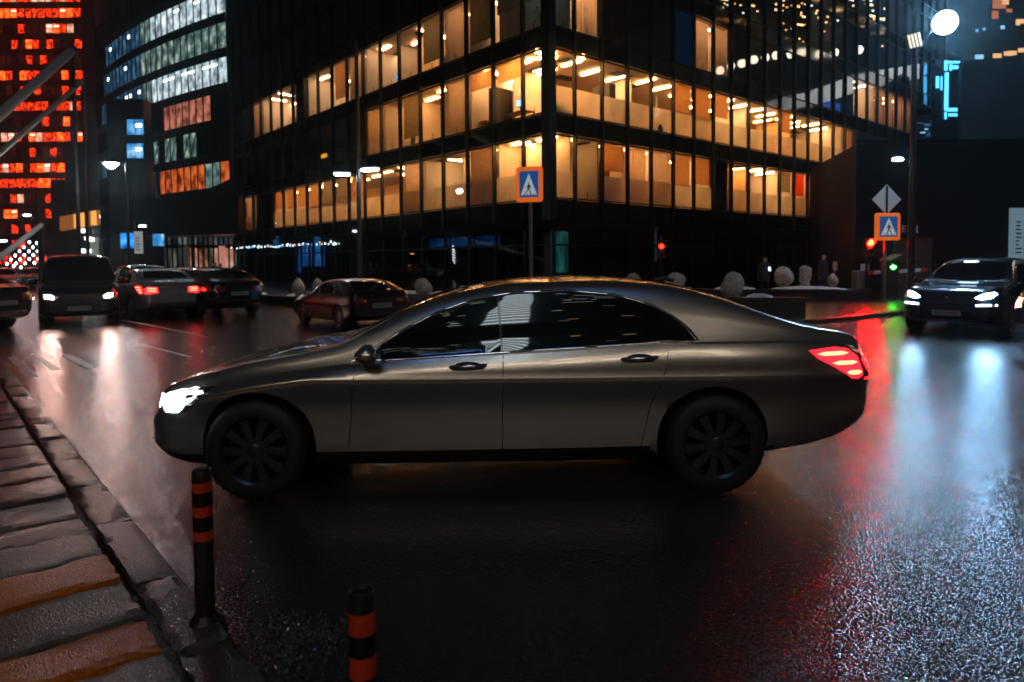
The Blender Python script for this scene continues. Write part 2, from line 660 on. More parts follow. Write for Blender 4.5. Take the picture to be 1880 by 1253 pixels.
# ================================================================== the corner office building
MT['mullion'] = mat('black_mullion', (.006, .007, .008), .45, spec=.2)
MT['spandrel'] = mat('black_spandrel_glass', (.006, .007, .008), .05, spec=.7)
MT['pane'] = glass_mat('office_glass', (.86, .88, .86), 1.6)
MT['pane_dark'] = glass_mat('dark_tinted_glass', (.30, .34, .36), 2.0)
MT['pane_blue'] = glass_mat('blue_tinted_glass', (.10, .20, .34), 2.0)
MT['blind'] = film_mat('brown_roller_blind', (.62, .33, .14), .66, noise=(6, .2))
MT['blind_olive'] = film_mat('olive_roller_blind', (.34, .28, .18), .5, noise=(6, .2))
MT['curtain'] = film_mat('cream_curtain', (.84, .60, .42), .68, noise=(2.2, .15))
MT['curtain_red'] = film_mat('red_curtain', (.85, .10, .03), .7)
MT['frost'] = film_mat('frosted_film', (.93, .83, .69), .74, .16, noise=(1.1, .28))
MT['room_wall'] = mat('office_wall', (.78, .50, .26), .7, noise=(.6, .12))
MT['room_wall2'] = mat('office_wall_pale', (.72, .62, .52), .7, noise=(.6, .12))
MT['ceiling'] = mat('office_ceiling', (.66, .50, .36), .8)
MT['carpet'] = mat('office_carpet', (.10, .08, .07), .9)
MT['concrete'] = mat('dark_concrete', (.05, .05, .05), .8)
MT['tube'] = lamp('warm_office_tube', (1, .46, .14), 68)
MT['tube_pale'] = lamp('pale_office_tube', (1, .60, .31), 46)
MT['tube_gold'] = lamp('golden_office_tube', (1, .54, .21), 72)
MT['tube_cool'] = lamp('cool_office_tube', (.6, .85, 1), 14)
MT['exit'] = lamp('amber_exit_lamp', (1, .34, .02), 4)
MT['black_wall'] = mat('black_cladding', (.010, .011, .012), .3)

CN = at(1009, 300, 30.0)
AZ = math.atan2(DR.y, DR.x)
A = empty('office_building', (CN.x, CN.y, 0), AZ)
tag(A, 'glass corner office building with amber lit floors above a dark ground floor', 'building')
SILL = [4.38, 8.12, 11.86, 15.60, 19.34, 23.08]
WH = 2.84
MR, ML, CW = 1.83, 2.11, 1.29
RIGHT = [   # one code per module from the corner: L lit, B blind, C curtain, R red, D dark, T teal; F frosted band below
    ['LF', 'D', 'BF', 'CF', 'CF', 'BF', 'BF', 'D', 'LF', 'LF', 'LF', 'GF', 'RF', 'B', 'D', 'D', 'D'],
    ['LF', 'LF', 'LF', 'LF', 'LF', 'BF', 'BF', 'BF', 'LF', 'LF', 'LF', 'BF', 'LF', 'LF', 'LF', 'LF', 'CF'],
    ['T', 'C', 'D', 'D', 'D', 'D', 'C', 'C', 'D', 'D', 'D', 'D', 'D', 'D', 'D', 'D', 'D', 'L', 'L', 'C', 'C', 'C', 'C'],
] + [['D'] * 27] * 3
LEFT = [
    ['LF', 'LF', 'CF', 'LF', 'LF', 'CF', 'LF', 'LF', 'BF', 'GF', 'GF', 'BF', 'BF', 'BF', 'BF', 'D', 'D', 'CF', 'BF'],
    ['L', 'b', 'b', 'C', 'L', 'G', 'L', 'C', 'D', 'D', 'D', 'D', 'D', 'D', 'D', 'D', 'D', 'D', 'D'],
    ['P', 'P', 'G', 'C', 'G', 'L', 'L', 'L', 'C', 'B', 'L', 'L', 'D', 'L', 'L', 'L', 'C', 'T', 'D'],
] + [['D'] * 19] * 2

cache = {}
CUP1, CUP2, CUP3 = mat('dark_cupboard', (.03, .028, .026), .5), mat('orange_cupboard', (.62, .17, .04), .5), mat('oak_cupboard', (.28, .15, .07), .5)


def win_mesh(w):
    k = ('win', w)
    if k not in cache:
        m = MB()
        m.box(-.045, .045, -.16, .06, -.9, WH)             # fin at the module line
        m.box(.046, w - .046, -.05, .05, 0, .06)
        m.box(.046, w - .046, -.05, .05, WH - .07, WH)
        m.box(w * .5 - .012, w * .5 + .012, .03, .05, .061, .4)
        cache[k] = m.mesh('window', MT['mullion'])
    return cache[k]


def quad_mesh(key, x0, x1, z0, z1, y, mt_, thick=0.0):
    k = (key, x0, x1, z0, z1, y, mt_.name)
    if k not in cache:
        m = MB()
        if thick:
            m.box(x0, x1, y, y + thick, z0, z1)
        else:
            m.add([(x0, y, z0), (x1, y, z0), (x1, y, z1), (x0, y, z1)], [(0, 1, 2, 3)])
        cache[k] = m.mesh(key, mt_)
    return cache[k]


def facade_mx(side, s0, w, z):
    if side == 'R':
        return Matrix.Translation((s0, 0, z))
    return Matrix(((0, 1, 0, 0), (-1, 0, 0, s0 + w), (0, 0, 1, z), (0, 0, 0, 1)))


def put_window(side, s0, w, z, code, f, rr):
    mx = facade_mx(side, s0, w, z)
    wn = inst('window', win_mesh(w), A, mx)
    pm = MT['pane']
    if code[0] == 'D': pm = MT['pane_dark']
    inst('pane', quad_mesh('pane', .046, w - .046, .061, WH - .071, 0.0, pm), wn)
    inst('spandrel_panel', quad_mesh('spandrel_panel', .055, w - .055, -.86, -.03, -.03, MT['spandrel'], .05), A, mx)
    c = code[0]
    if c in 'BGR':
        dz = rr.choice((1.2, 1.35, 1.5)) if 'F' in code else rr.uniform(.5, 1.0)
        inst('blind', quad_mesh('blind', .09, w - .09, dz if 'F' in code else .5, WH - .1, .14, {'B': MT['blind'], 'G': MT['blind_olive'], 'R': MT['curtain_red']}[c]), wn)
    if c == 'b':
        inst('blind', quad_mesh('blind', .09, w - .09, 1.95, WH - .1, .14, MT['blind']), wn)
    if c == 'P':
        inst('blind', quad_mesh('blind', .09, w - .09, 1.4, WH - .1, .14, MT['blind_olive']), wn)
    if c == 'C':
        m = MB()                                            # pleated curtain
        n = 14
        vs = []
        for i in range(n + 1):
            xx = .09 + (w - .18) * i / n
            yy = .22 + (.035 if i % 2 else -.01)
            vs += [(xx, yy, .08), (xx, yy, WH - .12)]
        k = ('cur', w)
        if k not in cache:
            m.add(vs, [(2 * i, 2 * i + 2, 2 * i + 3, 2 * i + 1) for i in range(n)])
            cache[k] = m.mesh('curtain', MT['curtain'])
        inst('curtain', cache[k], wn)
    if 'F' in code:
        inst('frosted_band', quad_mesh('frosted_band', .048, w - .048, .062, 1.22, .03, MT['frost']), wn)


def tube_mesh(mt_, ln):
    k = ('tube', mt_.name, ln)
    if k not in cache:
        m = MB()
        m.box(-.06, .06, -ln / 2, ln / 2, -.05, 0)
        cache[k] = m.mesh('ceiling_light', mt_)
    return cache[k]


DEEP = 5.2
ra = random.Random(21)
for f in range(6):
    z = SILL[f]
    for side in 'RL':
        if side == 'L' and f > 4: continue
        codes = (RIGHT if side == 'R' else LEFT)[f]
        w = MR if side == 'R' else ML
        s = .23 if side == 'R' else .35
        for i, c in enumerate(codes):
            ww = CW if i == 0 else w
            put_window(side, s, ww, z, c, f, ra)
            if c[0] not in 'DT':
                lights = []
                if c[0] in 'Lb': lights = [(1.0, ww * .5), (2.6, ww * .35)] if ra.random() < .7 else [(1.7, ww * .6)]
                elif c[0] in 'CGBR': lights = [(1.5, ww * .5)]
                elif c[0] == 'P': lights = [(2.2, ww * .5)]
                tm = MT['tube_pale'] if f == 2 else (MT['tube'], MT['tube'], MT['tube_gold'])[(i // 2 + f) % 3]
                for d, q in lights:
                    d += ra.uniform(-.2, .2)
                    mx = facade_mx(side, s, ww, z) @ Matrix.Translation((q, d, WH - .02))
                    if side == 'R' or ra.random() < .35:
                        pass
                    else:
                        mx = mx @ Matrix.Rotation(math.pi / 2, 4, 'Z')
                    if side == 'L' and d < 1.3: mx = mx @ Matrix.Translation((0, 0, 0))
                    inst('ceiling_light', tube_mesh(tm, 1.25), A, mx)
            if c[0] == 'T':
                inst('ceiling_light', tube_mesh(MT['tube_cool'], .5), A, facade_mx(side, s, ww, z) @ Matrix.Translation((ww * .5, 1.6, WH - .02)))
            if c[0] in 'LbP':
                if ra.random() < .3:
                    inst('partition', quad_mesh('partition', -.04, .04, 0.0, WH + .01, 1.2, MT['room_wall2'] if ra.random() < .5 else MT['room_wall'], 2.4), A, facade_mx(side, s + .02, 0, z))
                for k in range(2):
                    if ra.random() < .6:
                        inst('ceiling_panel', quad_mesh('ceiling_panel', .25, ww - .3, WH - .035, WH + .012, ra.choice((.8, 1.9, 3.0)), MT['concrete'], .55), A, facade_mx(side, s, ww, z))
                if ra.random() < .75:
                    hh, x0_ = ra.choice((1.1, 1.5, 2.0)), ra.uniform(.1, .6)
                    inst('built_in_cupboard', quad_mesh('built_in_cupboard', x0_, x0_ + ra.choice((.6, .9, 1.1)), -.17, hh, ra.choice((4.0, 4.3)), ra.choice((CUP1, CUP2, CUP3, MT['room_wall2'])), .45), A, facade_mx(side, s, ww, z))
            # walls between rooms
            nxt = codes[i + 1] if i + 1 < len(codes) else None
            if nxt is not None and ((c[0] in 'DT') != (nxt[0] in 'DT') or (c[0] in 'CR') != (nxt[0] in 'CR')):
                mx = facade_mx(side, s + ww, 0, z)
                inst('partition', quad_mesh('partition', -.05, .05, 0.0, WH + .06, .2, MT['room_wall2'], DEEP - .3), A, mx)
            s += ww
        end = s
        # back wall of the offices, floor and ceiling
        lit = any(c[0] not in 'D' for c in codes)
        m = MB()
        if side == 'R': m.box(DEEP, end, DEEP, DEEP + .12, z - .3, z + WH + .1)
        else: m.box(DEEP, DEEP + .12, DEEP, end, z - .3, z + WH + .1)
        m.build('back_wall', MT['room_wall'] if lit else MT['concrete'], A)
        m = MB()
        if side == 'R': m.box(.06, end, .12, DEEP + .1, z + WH + .02, z + WH + .12)
        else: m.box(.12, DEEP + .1, DEEP + .1, end, z + WH + .02, z + WH + .12)
        m.build('ceiling', MT['ceiling'] if lit else MT['concrete'], A)
        m = MB()
        if side == 'R': m.box(.06, end, .12, DEEP + .1, z - .3, z - .18)
        else: m.box(.12, DEEP + .1, DEEP + .1, end, z - .3, z - .18)
        m.build('floor_slab', MT['carpet'] if lit else MT['concrete'], A)
        # end wall where the floor stops
        m = MB()
        if side == 'R': m.box(end, end + .3, -.1, DEEP + .2, z - .9, z + WH)
        else: m.box(-.1, DEEP + .2, end, end + .3, z - .9, z + WH)
        m.build('end_wall', MT['black_wall'], A)

m = MB()
m.box(-.16, .22, -.16, .34, 3.4, 26)
m.build('corner_column', MT['mullion'], A)
m = MB()
m.box(DEEP + .2, 30, DEEP + .2, 39, 0, 25.8)
m.build('core', MT['concrete'], A)
m = MB()
m.box(-.3, 49.5, -.3, 6, 25.93, 26.6)
m.box(-.3, 6, 6.001, 40.3, 25.93, 26.6)
m.build('roof', MT['black_wall'], A)
# transfer beam over the ground floor and its soffit
m = MB()
m.box(-.02, 31.0, -.02, .5, 3.05, 3.47)
m.build('fascia', MT['spandrel'], A)
m = MB()
m.box(-.02, .5, .501, 39.9, 3.05, 3.47)
m.build('fascia', MT['spandrel'], A)
# ground floor glazing with curtains standing behind it
MT['shop_curtain'] = mat('brown_shop_curtain', (.10, .075, .05), .8)
MT['shop_teal'] = lit_window_mat('teal_lobby_glow', [(.0, .05, .05), (.02, .22, .2), (.25, .8, .7)], .45, (3, 3, .5))
MT['shop_blue'] = lit_window_mat('blue_screen_glow', [(.0, .03, .12), (.02, .22, .8), (.2, .6, 1)], .9, (2.2, 2.2, .7))
MT['shop_blue_dim'] = lit_window_mat('dim_blue_screen_glow', [(.0, .01, .03), (.01, .08, .28), (.03, .15, .4)], .5, (.5, .5, 2))


def ground_bay(side, s0, w, i):
    mx = facade_mx(side, s0, w, 0)
    m = MB()
    m.box(-.05, .05, -.06, .1, 0, 3.04)
    m.box(.05, w - .05, -.03, .04, .0, .18)
    m.box(.05, w - .05, -.03, .04, 2.3, 2.38)
    k = ('bay', w)
    if k not in cache: cache[k] = m.mesh('shop_window', MT['mullion'])
    b = inst('shop_window', cache[k], A, mx)
    inst('pane', quad_mesh('pane', .052, w - .052, .19, 3.04, 0.01, MT['pane_dark']), b)
    n = 12
    vs = []
    for j in range(n + 1):
        xx = .1 + (w - .2) * j / n
        yy = .5 + (.06 if j % 2 else -.03)
        vs += [(xx, yy, .15), (xx, yy, 2.9)]
    k = ('baycur', w)
    if k not in cache:
        q = MB()
        q.add(vs, [(2 * j, 2 * j + 2, 2 * j + 3, 2 * j + 1) for j in range(n)])
        cache[k] = q.mesh('curtain', MT['shop_curtain'])
    inst('curtain', cache[k], b)
    return b


s = .23
for i in range(17):
    w = CW if i == 0 else MR
    b = ground_bay('R', s, w, i)
    if i == 0:
        inst('lobby_glow', quad_mesh('lobby_glow', .15, w - .1, 1.1, 2.95, .3, MT['shop_teal'], .03), b)
    s += w
s = .35
for i in range(19):
    w = CW if i == 0 else ML
    b = ground_bay('L', s, w, i)
    if i in (11, 12): inst('lit_screen', quad_mesh('lit_screen', .3, w - .3, 1.4, 2.9, .3, MT['shop_blue'], .03), b)
    if i == 13: inst('lit_screen', quad_mesh('lit_screen', 1.2, w - .2, .9, 2.7, .3, MT['shop_blue'], .03), b)
    if i in (2, 3, 4): inst('lit_screen', quad_mesh('lit_screen', .1, w - .1, 2.42, 2.9, .3, MT['shop_blue_dim'], .03), b)
    s += w
m = MB()
m.box(.1, 30.5, 2.2, 2.3, 0, 3.04)
m.box(2.2, 2.3, 2.301, 39, 0, 3.04)
m.build('shop_back_wall', MT['concrete'], A)
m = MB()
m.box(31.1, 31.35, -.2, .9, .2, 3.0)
m.build('glowing_reveal', lamp('warm_reveal_glow', (1, .62, .30), .55), A)  # reveal glows by itself in place of light falling on the wall
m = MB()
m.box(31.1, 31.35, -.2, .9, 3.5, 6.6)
m.build('glowing_reveal', lamp('pale_reveal_glow', (1, .80, .52), .45), A)  # upper reveal, its light likewise put in as a glow

# special panes and lamps seen in single windows
BL = MT['pane_blue']
inst('blue_pane', quad_mesh('blue_pane', .06, MR - .06, .07, WH - .08, .02, mat('blue_backed_pane', (.004, .03, .09), .1, emit=(.0, .03, .09), es=.45), .02), A, facade_mx('R', .23 + CW + MR * 4, MR, SILL[2]))
inst('exit_lamp', quad_mesh('exit_lamp', .5, 1.4, .95, 1.2, .8, MT['exit'], .05), A, facade_mx('L', .35 + CW + ML * 10, ML, SILL[1]))
for k in (10.2, 11.1):
    inst('wall_screen', quad_mesh('wall_screen', .2, 1.2, .4, 1.0, .8, lamp('blue_screen', (.04, .25, 1), .8), .04), A, facade_mx('R', .23 + CW + MR * (k + 3.9), MR, SILL[2]))


# ---- things standing in the offices
def in_office(side, s, d, f, h=0.0):
    mx = A.matrix_basis @ facade_mx(side, s, 0, SILL[f] - .18 + h)
    return mx @ Matrix.Translation((0, d, 0))


A.matrix_basis = Matrix.Translation((CN.x, CN.y, 0)) @ Matrix.Rotation(AZ, 4, 'Z')
LEAF = mat('pot_plant_leaf', (.05, .09, .03), .5)
POT = mat('blue_plant_pot', (.03, .07, .12), .4)


def pot_plant(mx, h, label, seed, pot=POT):
    root = empty('potted_plant')
    root.matrix_basis = mx
    tag(root, label, 'plant', 'plants in the office windows')
    m = MB()
    m.lathe([(0, 0), (.13, 0), (.18, .32), (.19, .34), (.17, .34), (.16, .28), (0, .28)], 14)
    m.build('pot', pot, root, 40)
    q = random.Random(seed)
    st, lf = MB(), MB()
    for k in range(7):
        a = q.random() * 6.28
        r1 = q.uniform(.08, .32)
        tip = Vector((math.cos(a) * r1, math.sin(a) * r1, .3 + h * q.uniform(.55, 1)))
        base = Vector((math.cos(a) * .04, math.sin(a) * .04, .28))
        mid = base.lerp(tip, .5) + Vector((0, 0, .1))
        st.tube([base, mid, tip], [.012, .009, .005], 5)
        for j in range(9):
            c = base.lerp(tip, q.uniform(.35, 1.0)) + Vector((q.gauss(0, .05), q.gauss(0, .05), q.gauss(0, .03)))
            u = Vector((q.gauss(0, 1), q.gauss(0, 1), q.gauss(-.2, .6))).normalized()
            v = u.orthogonal().normalized()
            L = q.uniform(.10, .2)
            lf.add([c, c + u * L * .5 + v * L * .2, c + u * L, c + u * L * .5 - v * L * .2], [(0, 1, 2, 3)])
    st.build('stem', LEAF, root)
    lf.build('leaves', LEAF, root)
    return root


pot_plant(in_office('L', .9, .5, 2), 1.5, 'tall plant in blue pot behind the top lit window beside the corner column', 1)
pot_plant(in_office('R', 2.6, .5, 2), 1.5, 'tall plant in dark pot beside the blue lit top window next to the corner', 2)
pot_plant(in_office('R', 13.5, .4, 2), 1.9, 'big leafy plant filling the lone orange top window amid dark panes', 3)
pot_plant(in_office('R', 35.0, .6, 2), .9, 'low plant on the sill of the pink lit overhanging window', 4)
pot_plant(in_office('R', 17.5, .6, 0, .9), .5, 'small plant above the frosted band two windows before the red curtain', 5)
pot_plant(in_office('R', 1.0, 1.2, 1, .6), .7, 'yellow green plant inside the amber corner window of the middle floor', 6)
pot_plant(in_office('L', 8.3, 1.0, 0, .8), .6, 'leafy plant on a shelf in the lowest lit floor behind the sign pole side', 7)


def solid(name, mx, build, mats, label, cat, group='furniture in the office windows', smooth=None):
    m = MB()
    build(m)
    o = m.build(name, mats, None, smooth)
    o.matrix_basis = mx
    tag(o, label, cat, group)
    return o


CARD = mat('cardboard', (.30, .16, .07), .8)
DARKP = mat('dark_plastic', (.02, .022, .025), .4)
TEAL = mat('teal_box', (.03, .14, .13), .5)
ORANGE = mat('orange_panel', (.7, .18, .03), .6)
SCREEN = lamp('monitor_light', (.45, .75, 1), 1.6)


def monitor(mx, label, mt_=SCREEN):
    root = empty('monitor')
    root.matrix_basis = mx
    tag(root, label, 'monitor', 'screens in the office windows')
    m = MB()
    m.cbox((0, 0, .45), (.6, .04, .36), 0, bev=.01)
    m.cbox((0, .02, .18), (.06, .04, .24))
    m.cbox((0, .02, .05), (.26, .2, .02))
    m.build('case', DARKP, root)
    m = MB()
    m.box(-.28, .28, -.026, -.021, .29, .61)
    m.build('screen', mt_, root)


def desk(mx, label, mt_=CARD):
    root = empty('desk')
    root.matrix_basis = mx
    tag(root, label, 'desk', 'desks in the office windows')
    m = MB()
    m.cbox((0, 0, .73), (1.5, .7, .04), 0, bev=.006)
    m.build('desk_top', mt_, root)
    for sx in (-.68, .68):
        for sy in (-.3, .3):
            m = MB()
            m.box(sx - .02, sx + .02, sy - .02, sy + .02, 0, .71)
            m.build('leg', MT['dark_metal'], root)


def chair(mx, label):
    root = empty('office_chair')
    root.matrix_basis = mx
    tag(root, label, 'chair', 'chairs in the office windows')
    m = MB()
    m.cbox((0, 0, .48), (.48, .46, .08), 0, bev=.02)
    m.build('seat', DARKP, root)
    m = MB()
    m.cbox((0, .24, .85), (.44, .06, .6), 0, rx=-.12, bev=.025)
    m.build('backrest', DARKP, root)
    m = MB()
    m.cyl((0, 0, .08), (0, 0, .45), .03)
    m.build('stem', MT['dark_metal'], root)
    m = MB()
    for k in range(5):
        a = k * 1.2566
        m.tube([(0, 0, .1), (math.cos(a) * .28, math.sin(a) * .28, .05)], .02, 6)
    m.build('base', MT['dark_metal'], root)


desk(in_office('L', 3.0, .9, 1), 'desk by the amber middle floor window nearest the corner')
monitor(in_office('L', 2.9, .9, 1, .76), 'glowing blue white monitor in the middle floor beside the corner')
desk(in_office('L', 6.0, 1.0, 1), 'desk with orange boxes two windows along the middle floor', ORANGE)
solid('box', in_office('L', 6.1, .9, 1, .76), lambda m: (m.cbox((0, 0, .2), (.45, .4, .4), 0, bev=.01), m.cbox((0, -.202, .2), (.1, .004, .4))), CARD, 'cardboard box on the orange desk of the middle floor', 'box')
solid('folder_row', in_office('L', 4.4, .5, 1, .2), lambda m: [m.cbox((k * .075 - .3, 0, .16), (.06, .26, .32), 0, bev=.004) for k in range(9)], DARKP, 'row of dark folders on the sill beside the blue monitor', 'folders')
solid('storage_box', in_office('R', .9, .35, 1, .2), lambda m: (m.cbox((-.3, 0, .25), (.5, .4, .5), 0, bev=.02), m.cbox((-.3, 0, .52), (.54, .44, .05), 0, bev=.01), m.cbox((.3, 0, .17), (.5, .4, .34), 0, bev=.02)), TEAL, 'teal storage boxes on the sill right behind the corner column', 'box')
solid('bag', in_office('R', 7.9, .3, 1, .2), lambda m: m.lathe([(0, 0), (.33, .02), (.36, .2), (.28, .42), (.12, .5), (0, .52)], 12), DARKP, 'dark bulging bag on the sill behind a frosted middle floor window', 'bag', smooth=50)
solid('coat_stand', in_office('R', 9.1, .35, 1, .1), lambda m: (m.cyl((0, 0, 0), (0, 0, .95), .05), m.cbox((.2, 0, .2), (.4, .3, .4), 0, bev=.03)), DARKP, 'dark upright cylinder and box behind the fifth frosted middle window', 'container')
solid('books', in_office('R', 11.5, .35, 1, .15), lambda m: [m.cbox((k * .11 - .5, 0, .14 + .07 * (k % 3)), (.09, .25, .28 + .14 * (k % 3)), 0, bev=.004) for k in range(10)], DARKP, 'uneven row of books under the brown blinds of the middle floor', 'books')
monitor(in_office('L', 14.6, 1.4, 2, .8), 'small vivid blue screen deep in the upper room with ceiling tubes', lamp('vivid_blue_screen', (.02, .4, 1), 2.5))
desk(in_office('L', 14.4, 1.4, 2), 'desk in the upper room with the vivid blue screen')
chair(in_office('L', 9.3, .9, 2), 'dark office chair against the pinkish curtain of the upper floor')
chair(in_office('L', 12.9, 1.0, 1), 'office chair beneath the world map on the middle floor')
chair(in_office('R', 18.9, .9, 0), 'office chair behind the lowest floor window left of the red curtain')
monitor(in_office('L', 33.6, 1.2, 2, .5), 'tiny blue screen near the far end of the upper floor', lamp('tiny_blue_screen', (.05, .35, 1), 2))
# world map on the wall of the middle floor
root = empty('wall_map')
root.matrix_basis = in_office('L', 14.9, 2.6, 1)
tag(root, 'large blue and pink world map hanging in the middle floor office', 'map')
m = MB()
m.box(-1.9, 1.9, 0, .03, .7, 2.35)
m.build('sheet', mat('map_sea_blue', (.20, .42, .55), .6), root)
q = random.Random(3)
for col, n, nm in (((.62, .12, .16), 5, 'land_patch'), ((.75, .62, .5), 6, 'land_patch')):
    m = MB()
    for k in range(n):
        cx, cz = q.uniform(-1.6, 1.6), q.uniform(.95, 2.1)
        k0 = len(m.v)
        pts = [(cx + math.cos(t * .7) * q.uniform(.1, .38), -.004 - .001 * k - (.006 if n == 6 else 0), cz + math.sin(t * .7) * q.uniform(.08, .25)) for t in range(9)]
        m.add(pts, [tuple(range(9))])
    m.build(nm, mat('map_land', col, .6), root)
for i, (side, s, f, d, wx, hz, z0, mt_, lb) in enumerate((
        ('R', 24.6, 1, 1.6, .5, .9, 1.3, mat('blue_paper_poster', (.06, .2, .42), .6), 'blue paper poster on the amber middle floor near the far end'),
        ('L', 10.2, 2, 1.8, 1.5, 1.3, .3, MT['room_wall2'], 'pale partition board in the upper room three windows from the corner'),
        ('L', 19.5, 2, 1.2, 1.0, 1.2, .8, ORANGE, 'orange pin board in the upper floor under the pale reflections'),
        ('L', 7.4, 0, 1.6, .6, .8, 1.5, mat('blue_poster', (.03, .10, .2), .5), 'dark blue poster inside the lowest lit floor'),
        ('R', 5.2, 1, 3.4, .8, 2.4, .2, ORANGE, 'orange cupboard door deep in the middle floor near the corner'),
        ('R', 31.2, 2, 1.5, .3, 1.2, .8, mat('blue_paper', (.05, .1, .16), .5), 'blue paper strip in the pink lit overhanging room'))):
    solid('poster', in_office(side, s, d, f, z0), lambda m: (m.box(-wx / 2, wx / 2, 0, .03, 0, hz), m.box(-wx / 2 - .02, wx / 2 + .02, .031, .05, -.02, hz + .02)), mt_, lb, 'poster' if 'poster' in lb or 'paper' in lb else 'board', 'boards and posters in the offices')
# round lamps
for i, (side, s, f, d, lb) in enumerate((('R', 10.4, 1, 2.2, 'round paper lamp glowing in the middle floor near the brown blinds'), ('L', 3.4, 1, 1.5, 'glowing paper lamp beside the monitor of the middle floor'))):
    m = MB()
    m.lathe([(0.001, -.2)] + [(.2 * math.sin(t * math.pi / 8), -.2 * math.cos(t * math.pi / 8)) for t in range(1, 8)] + [(.001, .2)], 14)
    m.cyl((0, 0, .2), (0, 0, .9), .008)
    o = m.build('paper_lamp', lamp('paper_lamp_glow', (1, .62, .40), 1.6), None, 60)
    o.matrix_basis = in_office(side, s, d, f, 1.9)
    tag(o, lb, 'lamp', 'round lamps in the offices')

# added bulbs standing in for string lights reflected in the ground floor glass
lc = empty('reflection_bulbs', (0, 0, 0))
lc.matrix_basis = A.matrix_basis
tag(lc, 'added tiny white and blue bulbs for reflected string lights along the dark fascia above the shop windows', 'lights')
q = random.Random(15)
LCM = [lamp('chain_white', (.85, .95, 1), 5), lamp('chain_blue', (.25, .55, 1), 5), lamp('chain_green', (.5, 1, .8), 4), lamp('chain_peach', (1, .5, .35), 2)]
b_ = MB()
b_.lathe([(.001, -.06), (.03, -.035), (.04, 0), (.03, .035), (.001, .06)], 8)
lcm = [b_.mesh('bulb', k) for k in LCM]
wire = []
v = 20.0
while v < 39.5:
    v += q.choice((.2, .35, .5, .8, 1.4))
    p = Vector((-.12, v, 2.98 + q.uniform(-.10, .10)))
    wire.append(p)
    inst('bulb', lcm[q.choice((0, 0, 0, 1, 1, 2, 3))], lc, Matrix.Translation(p))
t = MB()
t.tube(wire, .008, 4)
t.build('wire', MT['black'], lc)

# ================================================================== the curved office block further up the street
LW = {
    'white': lit_window_mat('white_lit_office', [(.10, .13, .15), (.45, .58, .62), (.95, 1, 1)], 1.25),
    'green': lit_window_mat('greenish_lit_office', [(.02, .04, .04), (.10, .17, .15), (.45, .55, .44)], 1.1),
    'blue': lit_window_mat('dim_blue_office', [(.004, .02, .04), (.015, .06, .12), (.07, .20, .34)], .95),
    'pink': lit_window_mat('pink_lit_office', [(.12, .03, .02), (.65, .20, .12), (.9, .36, .24)], .7),
    'orange': lit_window_mat('orange_lit_office', [(.10, .01, .0), (.75, .12, .02), (1, .30, .08)], .75),
    'vivid': lit_window_mat('vivid_blue_window', [(.01, .12, .35), (.05, .35, .8), (.5, .85, 1)], .9),
    'dark': mat('dark_office_glass', (.004, .008, .010), .06, spec=.7),
    'red': lit_window_mat('red_lit_window', [(.02, .0006, .0), (.5, .016, .002), (1, .06, .006)], 4.2, (1.9, 1.9, 1.3), .42),
    'redhot': lit_window_mat('orange_red_lit_window', [(.12, .004, .0), (1, .045, .004), (1, .12, .02)], 5.5, (1.6, 1.6, 1.2), .36),
    'reddim': lit_window_mat('faint_red_window', [(.004, .0008, .0004), (.05, .004, .001), (.4, .03, .006)], .9, (1.9, 1.9, 1.5), .48),
    'peach': lit_window_mat('peach_lit_window', [(.25, .05, .03), (.8, .35, .22), (1, .7, .55)], 1.5, (.9, .9, .9), .3),
}
LAMPW = lamp('cool_white_strip', (.85, .97, 1), 5)
LAMPP = lamp('peach_strip', (1, .62, .45), 6)


def pane_set(key, w, h, mt_, y=.02):
    return quad_mesh(key, .06, w - .06, .05, h - .05, y, mt_, .06)


def frame_mesh(w, h, fin=.1, below=1.0):
    k = ('frame', w, h, fin, below)
    if k not in cache:
        m = MB()
        m.box(-.05, .05, -fin, .1, -below, h)
        m.box(.051, w - .051, -.04, .1, -below, -.001)
        m.box(.051, w - .051, -.03, .1, h - .05, h)
        cache[k] = m.mesh('window', MT['mullion'])
    return cache[k]


B = empty('curved_office_block', (0, 0, 0))
tag(B, 'curved office block with rows of white and greenish lit windows up the street', 'building')
BW, BH = 1.45, 2.75
pts = [Vector((-30.4, 74.0, 0))]
hd = []
for i in range(26):
    th = R(57 - 15 * i / 25)
    d = Vector((-math.sin(th), math.cos(th), 0))
    hd.append(d)
    pts.append(pts[-1] + d * BW)
rb = random.Random(5)
BF = [32.2, 28.5, 24.8, 21.1, 17.4, 13.7, 10.0, 6.3]


def b_code(f, i):
    if f == 0: return 'dark' if i > 3 else 'blue'
    if f == 1: return 'white' if i < 11 else 'green' if i < 13 else 'blue' if i < 22 else 'dark'
    if f == 2: return 'green' if i < 13 else 'blue' if i < 23 else 'dark'
    if f == 3: return 'white' if i < 11 else 'green' if i < 13 else 'blue' if i < 24 else 'dark'
    if f == 4: return 'pink' if 2 <= i < 9 else 'dark'
    if f == 5: return 'green' if 3 <= i < 11 and i % 3 else 'dark' if i < 12 else 'blue' if rb.random() < .25 else 'dark'
    if f == 6: return 'orange' if 3 <= i < 10 else 'green' if i in (1, 2) else 'orange' if i == 0 else 'dark'
    return 'dark'


def wall_mx(a, d, z):
    """outward side to the right of the walking direction, seen from the street"""
    X = -d
    Y = Vector((0, 0, 1)).cross(X)
    m_ = Matrix((X, Y, Vector((0, 0, 1)))).transposed().to_4x4()
    m_.translation = Vector((a.x, a.y, z)) + d * 0
    return m_


